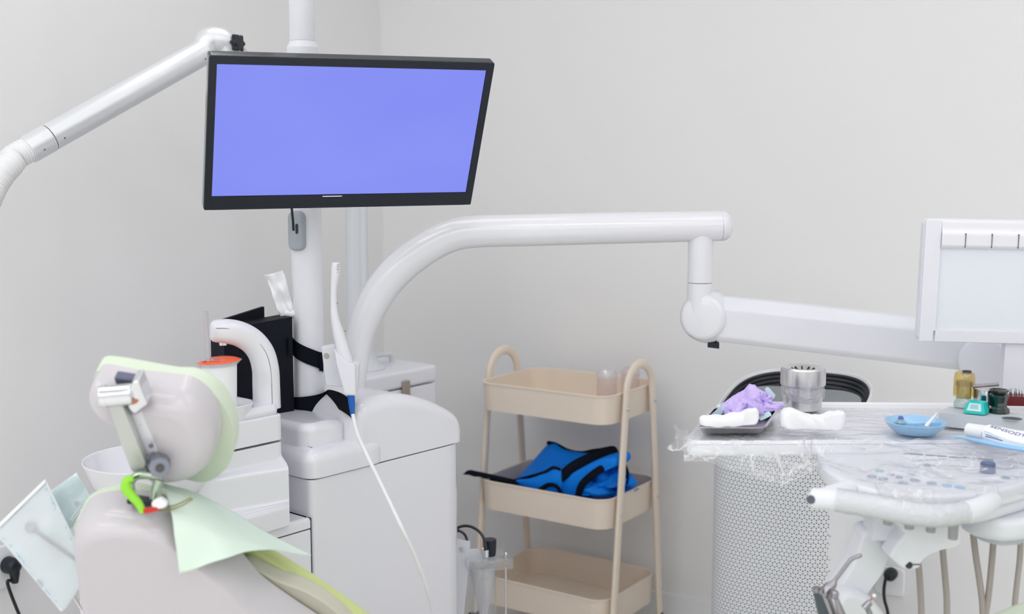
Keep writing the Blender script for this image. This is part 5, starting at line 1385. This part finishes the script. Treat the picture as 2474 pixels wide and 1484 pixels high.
# jars on the top tier
jz0 = tz_[0] - .079
for k, ((x, y), lab, topy) in enumerate((((1466, 940), 'jar with cloudy rounded lid and pink mark, left one on the trolley top tier', 890), ((1523, 925), 'pink-lidded clear jar seen through the right arched handle of the trolley', 886))):
    d_ = PN(x, y, T0 + TYv * (-.03 if k == 0 else .07), TYv); c_ = V((d_.x, d_.y, jz0))
    h = P(x, topy, c_.y).z - jz0
    j = thing('jar', c_, lab, 'jar', )
    Jm = Matrix.Translation(c_); r = .029 if k == 0 else .027
    mb = MB(); mb.lathe(Jm, [(0, .0004), (r - .002, .0004), (r, .002), (r, h - .028), (r - .003, h - .026)], 32); jb = mk('jar_body', mb, M['pinkjar'], j, 40)
    mb = MB(); mb.lathe(Jm, [(0, h - .027), (r + .001, h - .027), (r + .001, h - .016), (r - .003, h - .010), (r - .008, h - .003), (.008, h), (0, h)], 32); mk('lid', mb, M['jarclear'] if k == 0 else M['pinkjar'], j, 40)
    if k == 0:
        mb = MB(); mb.grid(lambda u, v: c_ + V(((r + .0004) * math.cos(-2.9 + .5 * u), (r + .0004) * math.sin(-2.9 + .5 * u), .03 + .028 * v)), 6, 2); mk('pink_mark', mb, mat('salmon_mark', (228, 150, 145), .6), jb, 60, wn=False)

# blue apron on the middle tier
apr = thing('lead_apron', TMx @ V((0, 0, tz_[1] - .084)), 'folded bright blue lead apron with black binding in the trolley middle tier', 'apron')
def fA(px, py, yo): return PN(px, py, T0 + TYv * yo, TYv)
mbB = MB()
def join(mb):
    me = bpy.data.meshes.new('tmp'); mb.bm.to_mesh(me); mb.bm.free(); mbB.bm.from_mesh(me); bpy.data.meshes.remove(me)
def wobA(u, v): return TYv * (-.006 * noise.noise(V((u * 3, v * 3, 5))))
join(patch([[fA(1226, 1168, -.06), fA(1275, 1156, -.07), fA(1320, 1150, -.07), fA(1355, 1134, -.065), (fA(1412, 1114, -.045))],
            [fA(1246, 1156, -.035), fA(1288, 1132, -.04), fA(1328, 1114, -.04), fA(1370, 1106, -.04), fA(1422, 1100, -.03)],
            [fA(1262, 1146, .01), fA(1298, 1102, .005), fA(1333, 1068, 0), fA(1366, 1085, .0), fA(1424, 1096, .0)],
            [fA(1275, 1165, .08), fA(1305, 1130, .09), fA(1340, 1100, .09), fA(1375, 1105, .09), fA(1430, 1110, .09)]], 40, 30, wobA))
rollB = catm([fA(x, y, -.125) for x, y in ((1240, 1164), (1282, 1156), (1325, 1136), (1344, 1132), (1355, 1146), (1354, 1186), (1335, 1196), (1290, 1190))], 6, closed=True)
tb = MB(); tb.pillow(rollB, TYv * .07, .02, 5); join(tb)
rollC = catm([fA(x, y, -.11) for x, y in ((1354, 1160), (1400, 1132), (1450, 1108), (1484, 1106), (1486, 1128), (1440, 1146), (1408, 1175), (1396, 1215), (1352, 1205))], 6, closed=True)
tb = MB(); tb.pillow(rollC, TYv * .10, .022, 5); join(tb)
cD = fA(1478, 1165, -.03)
join(crumple(cD, .066, .055, .045, 5.5, .25, 1.6, 44))
join(crumple(fA(1440, 1192, -.085), .045, .03, .03, 8.1, .3, 1.8, 30))
join(crumple(fA(1500, 1190, .0), .06, .05, .02, 2.4, .2, 1.8, 30))
base_ = fA(1350, 1180, -.02)
tb = MB(); tb.box(frame(V((T0.x, T0.y, tz_[1] - .06)), TX, TYv), .36, .24, .045, .015, 3); join(tb)
TI = TMx.inverted()
def fit_tier(mb):
    # keep the folded cloth inside the tier and above its floor
    for v in mb.bm.verts:
        p = TI @ v.co
        if p.z < tz_[1] + .003:
            ax_, ay_ = TL / 2 - .016, TW / 2 - .016
            if abs(p.x) > ax_ + .03 or abs(p.y) > ay_ + .03: p.z = tz_[1] + .0035
            else:
                p.x = max(-ax_, min(ax_, p.x)); p.y = max(-ay_, min(ay_, p.y)); p.z = max(p.z, tz_[1] - .083)
                cx_, cy_ = abs(p.x) - (ax_ - .045), abs(p.y) - (ay_ - .045)
                if cx_ > 0 and cy_ > 0 and math.hypot(cx_, cy_) > .045:
                    k_ = .045 / math.hypot(cx_, cy_)
                    p.x = math.copysign(ax_ - .045 + cx_ * k_, p.x); p.y = math.copysign(ay_ - .045 + cy_ * k_, p.y)
        v.co = TMx @ p
    return mb
mk('cloth', fit_tier(mbB), M['blue'], apr, 60, wn=False)
def band(pts, r, fl=.35, name='binding'):
    mb = MB(); mb.tube(catm(pts, 6), r, 12, flat=fl, up=-TYv, rnd=True); return mk(name, fit_tier(mb), M['nylon'], apr, 60, wn=False)
band([fA(1326, 1071, -.006), fA(1345, 1076, -.006), fA(1372, 1090, -.008), fA(1405, 1096, -.012), fA(1440, 1090, -.01), fA(1482, 1088, -.005), fA(1500, 1110, .0)], .0075, .6)
band([fA(1352, 1156, -.115), fA(1385, 1128, -.105), fA(1420, 1110, -.085), fA(1452, 1096, -.06), fA(1480, 1090, -.04)], .0155)
band([fA(1240, 1162, -.11), fA(1290, 1149, -.115), fA(1318, 1140, -.125), fA(1336, 1130, -.125), fA(1352, 1134, -.12)], .0045, .8)
band([fA(1396, 1205, -.118), fA(1404, 1175, -.125), fA(1428, 1150, -.12), fA(1462, 1128, -.105), fA(1490, 1120, -.08)], .011)
band([fA(1488, 1100, -.05), fA(1506, 1118, -.045), fA(1516, 1142, -.04), fA(1514, 1168, -.04)], .005, .8)
band([fA(1300, 1186, -.128), fA(1325, 1172, -.134), fA(1345, 1176, -.134), fA(1356, 1192, -.13)], .0065)
mb = MB(); mb.tube(catm([fA(1118, 1151, -.15), fA(1132, 1142, -.15), fA(1150, 1146, -.148), fA(1185, 1154, -.14), fA(1215, 1160, -.13), fA(1250, 1166, -.11)], 6), interp([.002, .010, .013, .014, .013, .010], 6), 14, flat=.7, up=(0, 0, 1), rnd=True); mk('strap', fit_tier(mb), M['nylon'], apr, 60, wn=False)

# ------------------------------------------------------------------ acrylic filter bottle at the end of the cabinet
WY = 2.86
fb = thing('filter_bottle', P(1172, 1484, WY) - V((0, 0, .02)), 'clear acrylic filter cylinder with black knob and black tubes, beside the white cabinet', 'filter bottle')
mb = MB(); mb.pillow(PL([(1104, 1304), (1136, 1310), (1134, 1360), (1120, 1490), (1116, 1640), (1096, 1640)], WY - .012), (0, .01, 0), .001, 2); mb.pillow(PL([(1132, 1328), (1158, 1328), (1176, 1357), (1130, 1356)], WY - .008), (0, .006, 0), .001, 2); mk('bracket', mb, M['satin'], fb)
mb = MB(); c_ = P(1116, 1328, WY - .0125); mb.cyl(c_, c_ - V((0, .004, 0)), .0045, seg=6); mk('bolt', mb, M['steel'], fb)
a0 = P(1172, 1360, WY)
Am = yawf((a0.x, a0.y, 0), 14)
zt_, zb_ = P(1172, 1352, WY - .03).z, P(1172, 1376, WY - .03).z
mb = MB(); mb.prism(Am, rrect(.112, .09, .006, 3, .006, 0), zb_, zt_, .0015, 2); mk('top_plate', mb, M['acryl'], fb, wn=False)
mb = MB(); mb.lathe(Matrix.Translation((a0.x - .004, a0.y, 0)), [(.033, zb_ - .0005), (.033, zb_ - .022), (.031, zb_ - .024), (.031, .17), (0, .17)], 36); mk('cylinder', mb, M['acryl'], fb, 40, wn=False)
mb = MB(); mb.lathe(Matrix.Translation((a0.x - .004, a0.y, 0)), [(0, zb_ - .002), (.029, zb_ - .002), (.029, zb_ - .03), (.012, zb_ - .12), (.004, zb_ - .15), (0, zb_ - .15)], 28); mk('filter_cone', mb, M['jarclear'], fb, 40)
mb = MB(); mb.lathe(Matrix.Translation((P(1183, 1330, WY).x, WY, 0)), [(0, zt_), (.014, zt_), (.0155, zt_ + .004), (.0168, zt_ + .038), (.016, zt_ + .041), (0, zt_ + .0405)], 28); mk('knob', mb, M['black'], fb, 40)
mb = MB(); c_ = P(1174, 1340, WY - .03); mb.cyl(V((c_.x, c_.y, zt_)), V((c_.x, c_.y, zt_ + .006)), .0085, seg=6); mb.cyl(V((c_.x, c_.y, zt_ + .005)), V((c_.x, c_.y, zt_ + .024)), .0068, seg=8, bev=.001); mb.sphere(V((c_.x - .007, c_.y, zt_ + .027)), .0035); mk('fitting', mb, M['chrome'], fb, 30)
mb = MB(); mb.tube(catm([P(1096, 1285, WY + .0), P(1112, 1273, WY - .005), P(1135, 1272, WY - .012), P(1157, 1284, WY - .022), P(1170, 1304, WY - .03), V((c_.x, c_.y, zt_ + .023))], 7), .0037, 14); mk('tube', mb, M['blackgloss'], fb, 60)
mb = MB(); mb.tube(catm([P(1096, 1284, WY - .0), P(1112, 1284, WY - .002), P(1124, 1294, WY - .002), P(1129, 1309, WY - .002)], 7), .0034, 14); mk('tube', mb, M['blackgloss'], fb, 60)
for px, off in ((1166, -.028), (1222, -.012)):
    c_ = P(px, 1365, WY + off)
    mb = MB(); mb.cyl(V((c_.x, c_.y, .17)), V((c_.x, c_.y, zb_)), .0024, seg=12); mk('rod', mb, M['steel'], fb)
    if px == 1222:
        mb = MB(); mb.cyl(V((c_.x, c_.y, zt_)), V((c_.x, c_.y, zt_ + .006)), .0055, seg=6); mb.sphere(V((c_.x, c_.y, zt_ + .008)), .0042); mk('cap_nut', mb, M['chrome'], fb, 30)
mb = MB(); mb.prism(Am, rrect(.112, .09, .006, 3, .006, 0), .155, .17, .0015, 2); mk('bottom_plate', mb, M['acryl'], fb, wn=False)
mb = MB(); mb.box(frame(P(1104, 1640, WY - .006)), .03, .02, .02); mb.cyl(V((P(1104, 1640, WY).x, WY - .006, 0)), P(1104, 1640, WY - .006), .009); mb.cyl(V((a0.x, a0.y, 0)), V((a0.x, a0.y, .156)), .012); mk('stand', mb, M['satin'], fb)

# ------------------------------------------------------------------ air purifier
pw, pd, ph = .372, .33, .838
pf = P(1722, 1300, 3.04)
APc = V((pf.x - .013, pf.y, 0)) + WD * (pw / 2 - .004) + WN * (pd / 2 - .055)
ap = thing('air_purifier', APc, 'tall white air purifier with triangular perforations and a black ribbed dish top', 'air purifier')
PM = frame(APc, WD, WN)
N_ = 120
so_ = superell(pw, pd, 3.0, N_)
M['grille'] = perforated('white_pierced_panel', .01165, -.21, .148)
mb = MB(); uvl = mb.bm.loops.layers.uv.new('UVMap')
# arc length measured from the middle of the front face
start = 3 * N_ // 4
arc = [0.0] * (N_ + 1)
idx = [(start - N_ // 2 + k) % N_ for k in range(N_ + 1)]
for k in range(1, N_ + 1):
    a_, b_ = so_[idx[k - 1]], so_[idx[k]]; arc[k] = arc[k - 1] + math.hypot(a_[0] - b_[0], a_[1] - b_[1])
mid = arc[N_ // 2]
def ztop(x, y): return .812 + .115 * (y / pd) + .012 * (x / pw)
zs = [.03, .2, .4, .6, 1.0]
vv = [[mb.bm.verts.new(PM @ V((so_[i][0], so_[i][1], (z if z < .9 else ztop(*so_[i]))))) for i in range(N_)] for z in zs]
for r in range(len(zs) - 1):
    for k in range(N_):
        i, j = idx[k], idx[k + 1]
        f = mb.bm.faces.new((vv[r][i], vv[r][j], vv[r + 1][j], vv[r + 1][i]))
        for lp, (kk, v) in zip(f.loops, ((k, vv[r][i]), (k + 1, vv[r][j]), (k + 1, vv[r + 1][j]), (k, vv[r + 1][i]))): lp[uvl].uv = (arc[kk] - mid, v.co.z)
bmesh.ops.recalc_face_normals(mb.bm, faces=mb.bm.faces)
mk('pierced_shell', mb, M['grille'], ap, 60, wn=False)
def pr(k, dz): return [PM @ V((x * k, y * k, ztop(x * k, y * k) + dz)) for x, y in so_]
mb = MB(); mb.loft([pr(1.0, -.012), pr(1.018, -.008), pr(1.024, 0), pr(1.012, .007), pr(.985, .008), pr(.97, .002)], cap=False); mk('rim', mb, M['white'], ap, 50)
mb = MB(); rings = []
for k in range(25):
    t = k / 24
    rings.append(pr(.972 - .42 * t ** 1.5 - (.014 if k % 2 else 0), .002 - .075 * math.sin(t * pi / 2) ** 1.0))
rings.append(pr(.02, -.072)); mb.loft(rings, cap=False); mk('ribbed_dish', mb, M['dishblack'], ap, 25)
def fn_cov(u, v):
    a = 2 * pi * u; k = v
    c, s = math.cos(a), math.sin(a)
    x, y = pw / 2 * math.copysign(abs(c) ** .5, c) * .88 * k, pd / 2 * math.copysign(abs(s) ** .5, s) * (.62 if s > 0 else .95) * k
    return PM @ V((x, y, ztop(x, y) - .012 - .020 * (1 - k * k) + .0025 * noise.noise(V((x * 18, y * 18, 4)))))
mb = MB(); mb.grid(fn_cov, 80, 16); mk('dust_film', mb, M['acrylgrey'], ap, 70, wn=False)
mb = MB(); mb.prism(PM, [(x * .96, y * .96) for x, y in so_], 0, .032, .004, 2); mk('foot', mb, M['greyplastic'], ap)

# ------------------------------------------------------------------ lamps of the room
def area(name, loc, sx, sy, e, rz=0, c=(.98, .99, 1)):
    l = bpy.data.lights.new(name, 'AREA'); l.shape = 'RECTANGLE'; l.size = sx; l.size_y = sy; l.energy = e; l.color = c
    o = bpy.data.objects.new(name, l); o.location = loc; o.rotation_euler = (0, 0, rz); col.objects.link(o); return o
KE = 0.325
for d_, wgt in ((1.3, .55), (2.6, .8), (4.0, 1.0), (5.4, 1.2), (6.9, 1.2)):
    for s_ in (.8, 2.5, 4.3, 6.2):
        for q_ in (-.16, .16):
            o_ = CORN + WD * s_ - WN * (d_ + q_) + V((0, 0, 2.735))
            area('ceiling_lamp', o_, 1.1, .10, 11 * KE * wgt, math.atan2(WD.y, WD.x))
w = bpy.data.worlds.new('world'); sc.world = w; w.use_nodes = True
bg = w.node_tree.nodes['Background']; bg.inputs[0].default_value = (.93, .96, 1, 1); bg.inputs[1].default_value = .3
sc.view_settings.view_transform = 'Standard'; sc.view_settings.look = 'None'
sc.view_settings.exposure = 0.07; sc.view_settings.gamma = 1.0
sc.view_settings.use_curve_mapping = False
try:
    sc.cycles.max_bounces = 8; sc.cycles.diffuse_bounces = 6; sc.cycles.glossy_bounces = 4; sc.cycles.transparent_max_bounces = 14; sc.cycles.use_adaptive_sampling = True; sc.cycles.adaptive_threshold = .025; sc.cycles.use_denoising = True
    sc.cycles.caustics_reflective = False; sc.cycles.caustics_refractive = False; sc.cycles.sample_clamp_indirect = 6
except Exception: pass
